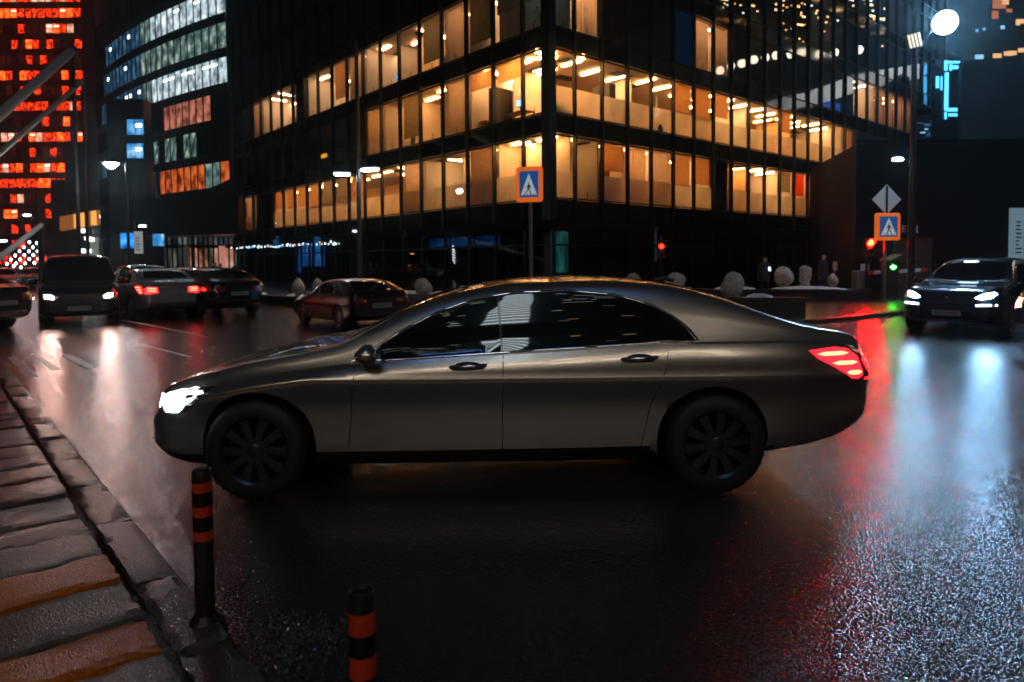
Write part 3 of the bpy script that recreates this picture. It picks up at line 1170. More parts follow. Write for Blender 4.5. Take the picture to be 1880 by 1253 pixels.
for f, z in enumerate(BF):
    for i in range(26):
        c = b_code(f, i)
        mx = wall_mx(pts[i + 1], hd[i], z)
        w = inst('window', frame_mesh(BW, BH, .08, .95), B, mx)
        inst('pane', pane_set('pane', BW, BH, LW[c]), w)
        if c in ('white',) and f == 3 and i in (1, 2, 4, 5, 7, 8) or c == 'white' and f == 1 and i in (0, 3, 6):
            inst('ceiling_lamp', quad_mesh('ceiling_lamp', .1, BW - .1, BH - .75, BH - .52, -.0, LAMPW, .015), w)
        if c == 'blue' and rb.random() < .16:
            inst('ceiling_lamp', quad_mesh('ceiling_lamp', .35, 1.0, BH - 1.0, BH - .6, -.0, LAMPW, .015), w)
        if f == 5 and c == 'green':
            k = MB()
            k.tube([(.1, -.02, .1), (BW - .1, -.02, BH - .1)], .07, 5)
            if 'brace' not in cache: cache['brace'] = k.mesh('brace', MT['steel_grey'])
            inst('brace', cache['brace'], w)
m = MB()
for i in range(26):
    a, b_ = pts[i], pts[i + 1]
    n = Vector((hd[i].y, -hd[i].x, 0))
    for (z0, z1) in ((0, 5.3), (35, 42)):
        q0, q1 = a - n * -.15, b_ - n * -.15
        m.add([(q1.x, q1.y, z0), (q0.x, q0.y, z0), (q0.x, q0.y, z1), (q1.x, q1.y, z1)], [(0, 1, 2, 3)])
m.build('wall', MT['black_wall'], B)
m = MB()
back = [(p.x + 8, p.y + 10) for p in pts]
m.prism([(p.x + .35, p.y + .45) for p in pts] + back[::-1], 0, 41.9)
m.build('core', MT['black_wall'], B)
m = MB()
q = at(423, 300, 73.6)
m.box(q.x, q.x + 9, 73.5, 84, 0, 42)
m.build('end_wall', MT['black_wall'], B)
# dark stair tower in front of it with two blue windows
T = empty('stair_tower', (0, 0, 0))
tag(T, 'dark block with two vivid blue windows in front of the curved office block', 'building')
q0, q1 = at(198, 300, 69), at(266, 300, 69)
z1 = at(230, 182, 69).z
m = MB()
m.box(q0.x, q1.x, 69, 70.5, 0, z1)
m.build('wall', MT['black_wall'], T)
for (ya, yb) in ((220, 248), (264, 291)):
    a, b_ = at(234, yb, 68.9), at(264, ya, 68.9)
    fr = MB()
    fr.box(a.x - .1, b_.x + .1, 68.85, 68.99, a.z - .1, b_.z + .1)
    fo = fr.build('window', MT['mullion'], T)
    for k in range(2):
        xa = a.x + (b_.x - a.x) * (k * .5 + .02)
        xb = a.x + (b_.x - a.x) * (k * .5 + .48)
        p = MB()
        p.box(xa, xb, 68.80, 68.845, a.z, b_.z)
        p.build('pane', LW['vivid'], fo)
    p = MB()
    p.box(a.x + (b_.x - a.x) * .55, a.x + (b_.x - a.x) * .9, 68.77, 68.795, a.z + (b_.z - a.z) * .5, a.z + (b_.z - a.z) * .72)
    p.build('ceiling_lamp', LAMPW, fo)

# canopy and shop fronts at the foot of the block
K = empty('entrance_canopy', (0, 0, 0))
tag(K, 'black wedge shaped canopy over the shop fronts beside the corner building', 'canopy')
a, b_, c_, d_ = at(252, 408, 62), at(437, 322, 58), at(437, 430, 58), at(252, 434, 62)
m = MB()
vs = [a, b_, c_, d_] + [p + Vector((1.5, 7, 0)) for p in (a, b_, c_, d_)]
m.add(vs, [(0, 3, 2, 1), (4, 5, 6, 7), (0, 1, 5, 4), (1, 2, 6, 5), (2, 3, 7, 6), (3, 0, 4, 7)])
m.build('wedge', MT['black_wall'], K)
for t in (.0, .5, 1.0):
    p = c_.lerp(d_, t) + Vector((.3, .6, 0))
    m = MB()
    m.cyl((p.x, p.y, 0), (p.x, p.y, p.z - .01), .16, n=12)
    m.build('post', MT['dark_metal'], K)
SH = empty('shop_front', (0, 0, 0))
tag(SH, 'row of pink lit shop windows with pale pillars under the black canopy', 'shop')
sq_ = random.Random(12)
shopm = [lit_window_mat('pink_shop_glow', [(.05, .02, .015), (.5, .2, .13), (.9, .5, .38)], .7, (1.6, 1.6, .5)),
         lit_window_mat('dim_shop_glow', [(.01, .012, .012), (.05, .06, .055), (.25, .27, .24)], .6, (1.6, 1.6, .5)),
         lit_window_mat('blue_shop_glow', [(.004, .01, .02), (.02, .06, .12), (.1, .3, .6)], .6, (1.6, 1.6, .5))]
for i in range(15):
    px = 300 + i * 9.4
    a, b_ = at(px, 512, 66), at(px + 8.2, 456, 66)
    for (za, zb, mt_) in ((a.z, b_.z, shopm[0] if 5 <= i < 14 and i != 9 else shopm[1]), (at(px, 450, 66).z, at(px, 424, 66).z, shopm[2] if i in (2, 11) else shopm[1])):
        za = max(za, .2)
        fr = MB()
        fr.box(a.x - .04, a.x + .06, 65.8, 66.1, za - .2, zb + .3)
        fr.box(a.x + .061, b_.x, 65.9, 66.1, zb + .02, zb + .28)
        fo = fr.build('shop_window', MT['mullion'], SH)
        p = MB()
        p.box(a.x + .07, b_.x - .01, 65.96, 66.02, za, zb)
        p.build('pane', mt_, fo)
for px in (344, 409):
    a = at(px, 510, 65)
    m = MB()
    m.box(a.x - .22, a.x + .22, 64.8, 65.2, 0, at(px, 452, 65).z)
    m.build('pillar', lamp('pink_pillar_glow', (.9, .35, .27), .5) if px > 400 else MT['room_wall2'], SH)  # one pillar glows by itself for the pink light on it
m = MB()
a, b_ = at(270, 500, 66.3), at(440, 500, 66.3)
m.box(a.x, b_.x, 66.3, 67, 0, 8)
m.build('wall', MT['black_wall'], SH)

# blue advertising screens and a white banner up the street
for i, (xa, ya, xb, yb, Y, lb) in enumerate(((222, 428, 246, 456, 56, 'blue lit advertising screen behind the white banner'), (281, 430, 301, 452, 60, 'blue lit advertising screen standing alone under the canopy edge'))):
    r_ = empty('advertising_screen', (0, 0, 0))
    tag(r_, lb, 'screen', 'blue advertising screens up the street')
    a, b_ = at(xa, yb, Y), at(xb, ya, Y)
    m = MB()
    m.box(a.x - .06, b_.x + .06, Y, Y + .2, a.z - .06, b_.z + .06)
    m.build('case', DARKP, r_)
    m = MB()
    m.box(a.x, b_.x, Y - .03, Y - .001, a.z, b_.z)
    m.build('screen', LW['vivid'] if i else lit_window_mat('blue_ad_glow', [(.0, .05, .2), (.02, .25, .8), (.1, .5, 1)], 1.2, (1.4, 1.4, 1.4)), r_)
    m = MB()
    for xx in (a.x + .1, b_.x - .1):
        m.cyl((xx, Y + .1, 0), (xx, Y + .1, a.z - .061), .05, n=8)
    m.build('post', MT['dark_metal'], r_)
r_ = empty('banner', (0, 0, 0))
tag(r_, 'tall white banner hanging from the lamp post beside the blue screen', 'banner')
a, b_ = at(247, 466, 50), at(261, 425, 50)
m = MB()
m.box(a.x, b_.x, 50, 50.06, a.z, b_.z)
m.build('sheet', lamp('banner_glow', (.8, .86, .84), .28), r_)  # sheet given its own faint glow in place of street light
m = MB()
for k in range(5):
    zz = a.z + (b_.z - a.z) * (.15 + .13 * k)
    m.box(a.x + .1, a.x + .42 - .05 * (k % 2), 49.985, 49.999, zz, zz + .07)
m.build('print', INK, r_)

# ================================================================== red lit tower far away
C = empty('red_tower', (0, 0, 0))
tag(C, 'distant high tower glowing with rows of red and orange windows', 'building')
TY = 160.0
x0 = at(-22, 300, TY).x
TW, TH = 1.62, 3.55
x1 = x0 + TW * 14
prow = [.25, .15, .3, .75, .3, .55, .95, .35, .45, .65, .6, .45, .5, .55, .35, .95, .85, .9, .5, .4]
prow = [.5, .4, .25, .4, .45, .85, .95, .35, .75, .4, .55, .5, .7, .3, .6, .6, .95, .9, .95, .8, .5]
rc = random.Random(77)
for j in range(20):
    z = 1.0 + j * TH
    for i in range(14):
        w = inst('window', frame_mesh(TW, 2.05, .12, 1.5), C, Matrix.Translation((x0 + i * TW, TY, z + 1.05)))
        p = prow[j]
        u = rc.random()
        if u < p * .55: k = 'redhot' if rc.random() < p * .7 else 'red'
        elif u < p * .85: k = 'red'
        elif u < p * .9: k = 'peach'
        else: k = 'reddim' if rc.random() < .7 else 'dark'
        if j == 17 and i > 1: k = 'peach' if rc.random() < .6 else 'red'
        inst('pane', pane_set('pane', TW, 2.05, LW[k]), w)
        if k in ('redhot', 'peach') and rc.random() < .3:
            inst('ceiling_lamp', quad_mesh('ceiling_lamp', .3, TW - .3, 1.4, 1.65, .0, LAMPP, .012), w)
m = MB()
m.box(x0, x1, TY + .15, TY + 25, 0, 73)
m.build('wall', MT['black_wall'], C)

# dark offices between the tower and the curved block
D = empty('dark_office', (0, 0, 0))
tag(D, 'dark stepped building with a row of amber slit windows below the red tower', 'building')
m = MB()
for (xa, xb, yt, Y) in ((160, 214, 170, 118), (118, 162, 262, 119), (92, 120, 330, 120)):
    a, b_ = at(xa, yt, Y), at(xb, yt, Y)
    m.box(a.x, b_.x - .01, Y, Y + 20, 0, a.z)
m.build('wall', mat('dark_blue_cladding', (.008, .014, .02), .4), D)
AMB = lamp('amber_slit_glow', (1, .42, .08), 1.1)
AMBd = lamp('dim_amber_slit_glow', (1, .30, .06), .25)
for i in range(14):
    px = 112 + i * 5.2
    a, b_ = at(px, 424 - i * .9, 117.5), at(px + 2.4, 398 - i * .9, 117.5)
    m = MB()
    m.box(a.x, b_.x, 117.2, 117.9, a.z, b_.z)
    m.build('slit_window', AMB if 5 <= i <= 9 or i in (11, 12) else AMBd, D)
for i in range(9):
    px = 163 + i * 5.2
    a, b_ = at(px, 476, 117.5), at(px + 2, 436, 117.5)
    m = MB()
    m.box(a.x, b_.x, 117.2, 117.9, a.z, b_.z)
    m.build('fin', lamp('pale_fin_glow', (.5, .55, .45), .25) if i in (1, 2, 3, 6) else MT['steel_grey'], D)  # some fins glow by themselves instead of catching light
for px, py in ((186, 398), (192, 397), (199, 397), (206, 397), (152, 424), (158, 438), (166, 440), (152, 461), (161, 461)):
    a = at(px, py, 116.5)
    m = MB()
    m.box(a.x - .2, a.x + .2, 116.4, 117.4, a.z - .3, a.z + .3)
    m.build('wall_lamp', LAMPW, D)
m = MB()
a, b_ = at(190, 350, 117), at(193, 290, 117)
m.box(a.x, b_.x, 117, 117.95, at(190, 372, 117).z, at(190, 322, 117).z)
m.build('red_strip', lamp('dull_red_strip', (.6, .05, .03), .35), D)

# low street wing under the tower with orange windows
G = empty('street_arcade', (0, 0, 0))
tag(G, 'low arcade with orange lit openings at the far end of the street', 'building')
m = MB()
a, b_ = at(-60, 500, 92), at(80, 500, 92)
m.box(a.x, b_.x, 92.2, 97, 0, at(0, 488, 92).z)
m.build('wall', MT['black_wall'], G)
for i, px in enumerate((2, 17, 30, 47, 63)):
    a, b_ = at(px - 4, 513, 92), at(px + 4, 500, 92)
    m = MB()
    m.box(a.x, b_.x, 92, 92.19, max(.3, a.z), b_.z)
    m.build('opening', LW['orange'] if i != 2 else AMBd, G)

# string of bulbs across the street
SL = empty('string_lights', (0, 0, 0))
tag(SL, 'net of white bulbs hung over the far end of the street', 'lights')
BULB = lamp('white_bulb', (.85, .95, 1), 12)
rows = [[(375, 35), (470, 45)], [(305, 100), (420, 100)], [(250, 150), (370, 150), (480, 150)], [(195, 205), (312, 200), (425, 200)], [(140, 258), (258, 255), (375, 250), (488, 248)], [(88, 312), (205, 305), (320, 305), (437, 300)], [(175, 340), (268, 355)]]
bm_ = MB()
bm_.lathe([(.001, -.09), (.045, -.05), (.06, 0), (.045, .05), (.001, .08)], 10)
bme = bm_.mesh('bulb', BULB)
for rw in rows:
    pp = []
    for (zx, zy) in rw:
        p = at(zx / 6.96, 440 + zy / 6.96, 42)
        inst('bulb', bme, SL, Matrix.Translation(p))
        pp.append(p + Vector((0, 0, .16)))
    pp = [pp[0] + Vector((-3, 0, -.5))] + pp + [pp[-1] + Vector((2.0, 0, .6))]
    t = MB()
    t.tube(pp, .012, 4)
    t.build('wire', MT['black'], SL)
m = MB()
for px in (-40, 74):
    a = at(px, 540, 42)
    m.cyl((a.x, 42, 0), (a.x, 42, 6.2), .07, n=8)
m.build('pole', MT['dark_metal'], SL)

# slanting steel struts at the edge of the street
for i, (pa, pb, ya, yb, ra_, rb_, lb) in enumerate((((-120, 318), (131, 95), 26, 44, .20, .26, 'thickest slanting grey strut, uppermost in front of the red tower'), ((-120, 385), (149, 152), 26, 46, .12, .15, 'thin slanting grey strut below the thickest one'), ((-60, 520), (75, 414), 30, 42, .16, .14, 'lowest slanting grey strut above the string of bulbs'))):
    a, b_ = at(pa[0], pa[1], ya), at(pb[0], pb[1], yb)
    r_ = empty('steel_strut', a)
    tag(r_, lb, 'strut', 'slanting steel struts')
    m = MB()
    m.cyl((0, 0, 0), b_ - a, ra_, rb_, n=14)
    m.build('tube', mat('pale_grey_steel', (.30, .34, .33), .5), r_, 40)
    m = MB()
    e = (b_ - a)
    m.cyl(e, e * 1.012, rb_ * 1.25, rb_ * 1.25, n=14)
    m.build('end_plate', MT['dark_metal'], r_)
    m = MB()
    m.cyl(e * 1.012, (e.x * 1.012, e.y * 1.012, -a.z), .1, .14, n=10)
    m.build('post', MT['black_wall'], r_)

# ================================================================== right hand side: dark wall, garage gate, towers
WR = empty('garage_building', (0, 0, 0))
tag(WR, 'low dark windowless building with an entrance sign over its garage gate', 'building')
WY = 36.0
a = at(1572, 268, WY)
zt = at(1700, 264, WY).z
xe = at(2000, 300, WY).x
ga, gb = at(1640, 436, WY), at(1716, 520, WY)
WALLM = mat('dark_render', (.011, .012, .014), .85, spec=.08, noise=(.5, .3))
m = MB()
m.prism([(a.x, WY), (ga.x, WY), (ga.x, WY + 10), (min(ga.x - .1, a.x * (WY + 10) / WY + .4), WY + 10)], 0, zt)
m.box(gb.x, xe, WY, WY + 10, 0, zt)
m.box(ga.x + .001, gb.x - .001, WY, WY + 10, ga.z, zt)
m.build('wall', WALLM, WR)
m = MB()
m.prism([(a.x - .1, WY - .15), (xe, WY - .15), (xe, WY + 10.1), (a.x * (WY + 10) / WY + .3, WY + 10.1)], zt + .002, zt + .2)
m.build('coping', MT['dark_metal'], WR)
k = 0
z = .02
GM = mat('brown_gate_slat', (.09, .07, .055), .5)
while z < ga.z - .1:
    m = MB()
    m.cbox(((ga.x + gb.x) / 2, WY + .25, z + .14), (gb.x - ga.x - .1, .04, .26), 0, bev=.012)
    m.build('gate_slat', GM, WR)
    z += .28
fc = bpy.data.curves.new('lettering', 'FONT')
fc.body = 'ВЪЕЗД'
fc.size = .62
fc.extrude = .02
fc.space_character = 1.22
fo = bpy.data.objects.new('lettering', fc)
COL.objects.link(fo)
bpy.context.view_layer.update()
fme = bpy.data.meshes.new_from_object(fo.evaluated_get(bpy.context.evaluated_depsgraph_get()))
bpy.data.objects.remove(fo)
fme.materials.clear()
fme.materials.append(lamp('faint_letter_glow', (.4, .36, .32), .22))  # letters given a faint glow so they stand out from the wall
xs = [v.co.x for v in fme.vertices]
p = at(1684, 426, WY - .03)
pw = at(1632, 426, WY - .03)
sc = (p.x - pw.x) / (max(xs) - min(xs))
mx = Matrix.Translation((pw.x, WY - .03, p.z)) @ Matrix.Rotation(math.pi / 2, 4, 'X') @ Matrix.Diagonal((sc, sc * 1.15, 1, 1))
inst('lettering', fme, WR, mx)
# notice board at the frame edge
r_ = empty('notice_board', (0, 0, 0))
tag(r_, 'pale blue lit notice board with lines of print on the dark wall', 'sign')
a, b_ = at(1853, 476, WY - .1), at(1905, 382, WY - .1)
m = MB()
m.box(a.x, b_.x, WY - .12, WY - .02, a.z, b_.z)
m.build('board', lamp('notice_board_glow', (.22, .34, .42), .5), r_)  # board face given a faint glow of its own
m = MB()
nq = random.Random(2)
for col in range(3):
    for k in range(9):
        zz = a.z + .3 + k * .2
        m.box(a.x + .3 + col * .42, a.x + .3 + col * .42 + nq.uniform(.16, .32), WY - .128, WY - .1205, zz, zz + .08)
m.build('print', mat('board_print', (.01, .02, .04), .6), r_)

E_ = empty('dark_tower', (0, 0, 0))
tag(E_, 'tall dark tower behind the floodlight with few lit windows and white lamps', 'building')
EY = 82.0
a = at(1668, 300, EY)
m = MB()
m.box(a.x, a.x + 60, EY, EY + 20, 0, 60)
m.build('wall', mat('dark_blue_tower', (.012, .020, .03), .5, noise=(.2, .3)), E_)
er = random.Random(9)
SPK = [lamp('small_warm_window', (1, .55, .25), .9), lamp('small_cool_window', (.35, .75, 1), .8), lamp('dull_orange_window', (.9, .25, .08), .45), lamp('dim_blue_window', (.03, .16, .35), .5)]


def spot_window(par, px, py, w, h, Y, mt_):
    p = at(px, py, Y)
    fr = MB()
    fr.box(p.x - w / 2 - .08, p.x + w / 2 + .08, Y - .06, Y - .001, p.z - h / 2 - .08, p.z + h / 2 + .08)
    fo_ = fr.build('window', MT['mullion'], par)
    g = MB()
    g.box(p.x - w / 2, p.x + w / 2, Y - .1, Y - .062, p.z - h / 2, p.z + h / 2)
    g.build('pane', mt_, fo_)


for (px, py, w, h, k) in ((1834, 8, 1.6, 1.1, 2), (1845, 3, .8, .8, 0), (1852, 20, .7, .4, 2), (1826, 28, .8, .9, 2), (1872, 40, 1.0, .5, 0), (1840, 51, .5, .4, 1), (1806, 54, .3, .3, 1), (1868, 44, .5, .4, 0), (1793, 57, .3, .3, 1)):
    spot_window(E_, px, py, w, h, EY, SPK[k])
for i in range(46):
    px, py = er.uniform(1672, 1760), er.choice((er.uniform(95, 110), er.uniform(150, 205), er.uniform(205, 258), er.uniform(228, 256)))
    spot_window(E_, px, py, er.uniform(.2, .7), er.uniform(.15, .4), EY, SPK[3 if i % 3 else 1])
for i, (px, py) in enumerate(((1797, 105), (1830, 103), (1850, 99), (1858, 98), (1876, 93), (1896, 90))):
    spot_window(E_, px, py, 1.0, .5, EY - .4, SPK[1 if i == 0 else 0])
# neon frame sign
r_ = empty('neon_sign', (0, 0, 0))
tag(r_, 'tall bright blue neon strip sign beyond the low dark building', 'sign')
NE = lamp('blue_neon', (.08, .50, 1), 2.6)
NY = 60.0
for (xa, ya, xb, yb) in ((1733.5, 112, 1738.5, 130), (1739.5, 113, 1761, 117), (1743, 119, 1747, 130), (1748.5, 121, 1759.5, 127), (1733.5, 134, 1740.5, 203), (1734, 206, 1737, 219), (1739, 199, 1759, 205), (1741, 209, 1759, 214), (1718, 141, 1723, 162), (1727, 141, 1729, 166)):
    a, b_ = at(xa, yb, NY), at(xb, ya, NY)
    m = MB()
    m.box(a.x, b_.x, NY - .1, NY, a.z, b_.z)
    m.build('neon_strip', NE, r_)
a, b_ = at(1716, 262, NY), at(1763, 108, NY)
m = MB()
m.box(a.x, b_.x, NY + .05, NY + .6, 0, b_.z)
m.build('back_panel', mat('sign_back', (.01, .02, .03), .4), r_)
# dark hoarding beside it
r_ = empty('hoarding', (0, 0, 0))
tag(r_, 'large dark blue blank hoarding rising above the low building', 'hoarding')
a, b_ = at(1764, 262, 58), at(1990, 112, 58)
m = MB()
m.box(a.x, b_.x, 58, 58.5, a.z - 1, b_.z)
m.build('sheet', mat('blue_hoarding', (.05, .085, .12), .6, noise=(.3, .2)), r_)
m = MB()
for k in range(5):
    xx = a.x + .4 + (b_.x - a.x - .8) * k / 4
    m.box(xx - .12, xx + .12, 58.52, 58.8, 0, b_.z - .2)
m.build('post', MT['dark_metal'], r_)

# ================================================================== cars
def pch(pts):
    """monotone cubic through the points"""
    xs = np.array([p[0] for p in pts], float)
    ys = np.array([p[1] for p in pts], float)
    h = np.diff(xs)
    d = np.diff(ys) / h
    m = np.zeros(len(xs))
    m[0], m[-1] = d[0], d[-1]
    for i in range(1, len(xs) - 1):
        if d[i - 1] * d[i] > 0:
            w1, w2 = 2 * h[i] + h[i - 1], h[i] + 2 * h[i - 1]
            m[i] = (w1 + w2) / (w1 / d[i - 1] + w2 / d[i])

    def f(x):
        x = min(max(x, xs[0]), xs[-1])
        i = min(max(int(np.searchsorted(xs, x)) - 1, 0), len(h) - 1)
        t = (x - xs[i]) / h[i]
        return float((2 * t**3 - 3 * t**2 + 1) * ys[i] + (t**3 - 2 * t**2 + t) * h[i] * m[i] + (-2 * t**3 + 3 * t**2) * ys[i + 1] + (t**3 - t**2) * h[i] * m[i + 1])
    return f


def car_body(P):
    top, wid, bot, belt = pch(P['top']), pch(P['wid']), pch(P['bot']), pch(P['belt'])
    a0, a1 = P['top'][0][0], P['top'][-1][0]
    st = sorted(set([round(a0 + (a1 - a0) * i / 70, 4) for i in range(71)] + [a0 + q for q in (.01, .025, .05)] + [a1 - q for q in (.01, .025, .05)] + P.get('extra', [])))
    zch = P['char']
    tb = P.get('tumble', .42)
    rings = []
    NS = 34
    for a in st:
        w, zb, zs, zt = wid(a), bot(a), belt(a), top(a)
        zc = min(zch, zs - .07)
        zc = max(zc, zb + .12)
        h = max(zt - zs, .012)
        uc = P.get('under', .035) * min(1, max(0, (zs - zb - .22) / .42))
        q = [(0, zb), (.55 * w, zb), (.80 * w, zb + .002), (min(.95 * w, w - uc * 1.45), zb + .05), (w - uc * 1.1, zb + .3 * (zc - zb)), (w - uc, zb + .62 * (zc - zb)), (w - .012, zc - .035), (w, zc), (w - .008, zc + .03),
             (w - .02, zc + .55 * (zs - zc)), (w - P.get('lean', .05), zs)]
        y0 = w - P.get('lean', .05)
        sh = min(.03, h * .3)
        ye = max(y0 - sh - tb * h * .84, .3 * w)
        q += [(y0 - sh, zs + min(.012, h * .12)), ((y0 - sh) * .52 + ye * .48, zs + .46 * h), (ye, zs + .84 * h), (ye - min(.07, .4 * h + .02), zs + .935 * h), (ye * .62, zs + .975 * h), (ye * .3, zs + .995 * h), (0, zs + h)]
        t = [0.0]
        for i in range(1, len(q)):
            t.append(t[-1] + max(1e-4, math.hypot(q[i][0] - q[i - 1][0], q[i][1] - q[i - 1][1])))
        # index based resampling keeps the rows of the skin running along the car
        fy = pch(list(zip(range(len(q)), [p[0] for p in q])))
        fz = pch(list(zip(range(len(q)), [p[1] for p in q])))
        half = []
        for i in range(len(q) - 1):
            for k in range(2):
                half.append((fy(i + k / 2), fz(i + k / 2)))
        half.append(q[-1])
        rings.append([(a, y, z) for y, z in half] + [(a, -y, z) for y, z in half[-2:0:-1]])
    n = len(rings[0])
    m = MB()
    m.v = [p for r_ in rings for p in r_]
    for i in range(len(rings) - 1):
        for j in range(n):
            j2 = (j + 1) % n
            m.f.append((i * n + j, i * n + j2, (i + 1) * n + j2, (i + 1) * n + j))
    k = (len(rings) - 1) * n
    hn = n // 2
    for base, flip in ((0, True), (k, False)):       # close the ends in strips
        for j in range(hn):
            a_, b_, c_, d_ = base + j, base + j + 1, base + (n - j - 1) % n, base + (n - j) % n
            fc = (a_, b_, c_, d_) if j else (a_, b_, c_)
            if j == hn - 1: fc = (a_, b_, d_)
            m.f.append(fc if flip else fc[::-1])
    m.m = [0] * len(m.f)
    return m


def cut_arches(me, P, mats):
    """wheel arches are cut into the skin; the liner keeps a dark material"""
    o = bpy.data.objects.new('shell', me)
    COL.objects.link(o)
    c = MB()
    for a in P['hubs']:
        for s in (1, -1):
            y0, y1 = s * P['W'] * .52, s * (P['W'] + .3)
            c.cyl((a, min(y0, y1), P['hubz'] + .01), (a, max(y0, y1), P['hubz'] + .01), P['arch'], n=40)
    co = c.build('cutter', MT['black'])
    md = o.modifiers.new('arch', 'BOOLEAN')
    md.operation = 'DIFFERENCE'
    md.solver = 'EXACT'
    md.object = co
    bpy.context.view_layer.update()
    ev = o.evaluated_get(bpy.context.evaluated_depsgraph_get())
    nm = bpy.data.meshes.new_from_object(ev)
    bpy.data.objects.remove(co)
    bpy.data.objects.remove(o)
    nm.materials.clear()
    for q in mats: nm.materials.append(q)
    for p in nm.polygons:
        ce = p.center
        p.material_index = 0
        for a in P['hubs']:
            d = math.hypot(ce.x - a, ce.z - P['hubz'] - .01)
            if d < P['arch'] * 1.004 and abs(ce.y) > P['W'] * .45 and (d > P['arch'] * .9 and abs(p.normal.y) < .5 or abs(ce.y) < P['W'] * .54):
                p.material_index = 1
        if ce.z < P['bot_min'] + .09: p.material_index = 1
    nm.polygons.foreach_set('use_smooth', [True] * len(nm.polygons))
    nm.set_sharp_from_angle(angle=R(32))
    return nm


def split_mesh(me, tests):
    """move the faces of each door / lid out of the skin into a mesh of its own"""
    out = {}
    bm = bmesh.new()
    bm.from_mesh(me)
    bm.faces.ensure_lookup_table()
    for name, test in tests:
        sel = [f for f in bm.faces if f.material_index == 0 and test(f.calc_center_median())]
        if not sel: continue
        nb = bmesh.new()
        mp = {}
        for f in sel:
            vs = []
            for v in f.verts:
                if v not in mp: mp[v] = nb.verts.new(v.co)
                vs.append(mp[v])
            nf = nb.faces.new(vs)
            nf.smooth = True
        bmesh.ops.delete(bm, geom=sel, context='FACES')
        m2 = bpy.data.meshes.new(name)
        nb.to_mesh(m2)
        nb.free()
        m2.materials.append(me.materials[0])
        m2.set_sharp_from_angle(angle=R(32))
        out.setdefault(name, []).append(m2)
    bm.to_mesh(me)
    bm.free()
    me.set_sharp_from_angle(angle=R(32))
    return out


DIRS = {'N': Vector((0, 1, 0)), 'P': Vector((0, -1, 0)), 'F': Vector((1, 0, 0)), 'B': Vector((-1, 0, 0)), 'T': Vector((0, 0, -1))}


def patch(bvh, poly, side, off=.004, grid=.06, thick=.014):
    """a panel lying on the car's skin: N near side, P far side, F front, B back, T top"""
    d = DIRS[side]

    def put(u, v):
        return {'N': Vector((u, -3, v)), 'P': Vector((u, 3, v)), 'F': Vector((-6, u, v)), 'B': Vector((9, u, v)), 'T': Vector((u, v, 4))}[side]
    bm = bmesh.new()
    vs = [bm.verts.new((u, v, 0)) for u, v in poly]
    bm.faces.new(vs)
    us, ws = [p[0] for p in poly], [p[1] for p in poly]
    for lo, hi, no in ((min(us), max(us), (1, 0, 0)), (min(ws), max(ws), (0, 1, 0))):
        k = max(1, int((hi - lo) / grid))
        for i in range(1, k):
            c = lo + (hi - lo) * i / k
            bmesh.ops.bisect_plane(bm, geom=bm.verts[:] + bm.edges[:] + bm.faces[:], plane_co=(c * no[0], c * no[1], 0), plane_no=no)
    bmesh.ops.triangulate(bm, faces=bm.faces[:])
    nor = {}
    for v in bm.verts:
        o = put(v.co.x, v.co.y)
        hit = bvh.ray_cast(o, d)
        if hit[0] is None:
            h2 = bvh.find_nearest(o + d * 2.2)
            hit = (h2[0], h2[1])
        n = hit[1]
        if n.dot(d) > 0: n = -n
        v.co = hit[0] + n * off
        nor[v] = n.copy()
    bm.normal_update()
    for f in bm.faces:
        f.smooth = True
        if f.normal.dot(d) > 0: f.normal_flip()
    be = [e for e in bm.edges if e.is_boundary]
    r_ = bmesh.ops.extrude_edge_only(bm, edges=be)
    new = [g for g in r_['geom'] if isinstance(g, bmesh.types.BMVert)]
    for v in new:
        n = bvh.find_nearest(v.co)[1]
        v.co = v.co + d * thick
    me = bpy.data.meshes.new('patch')
    bm.to_mesh(me)
    bm.free()
    me.set_sharp_from_angle(angle=R(40))
    return me


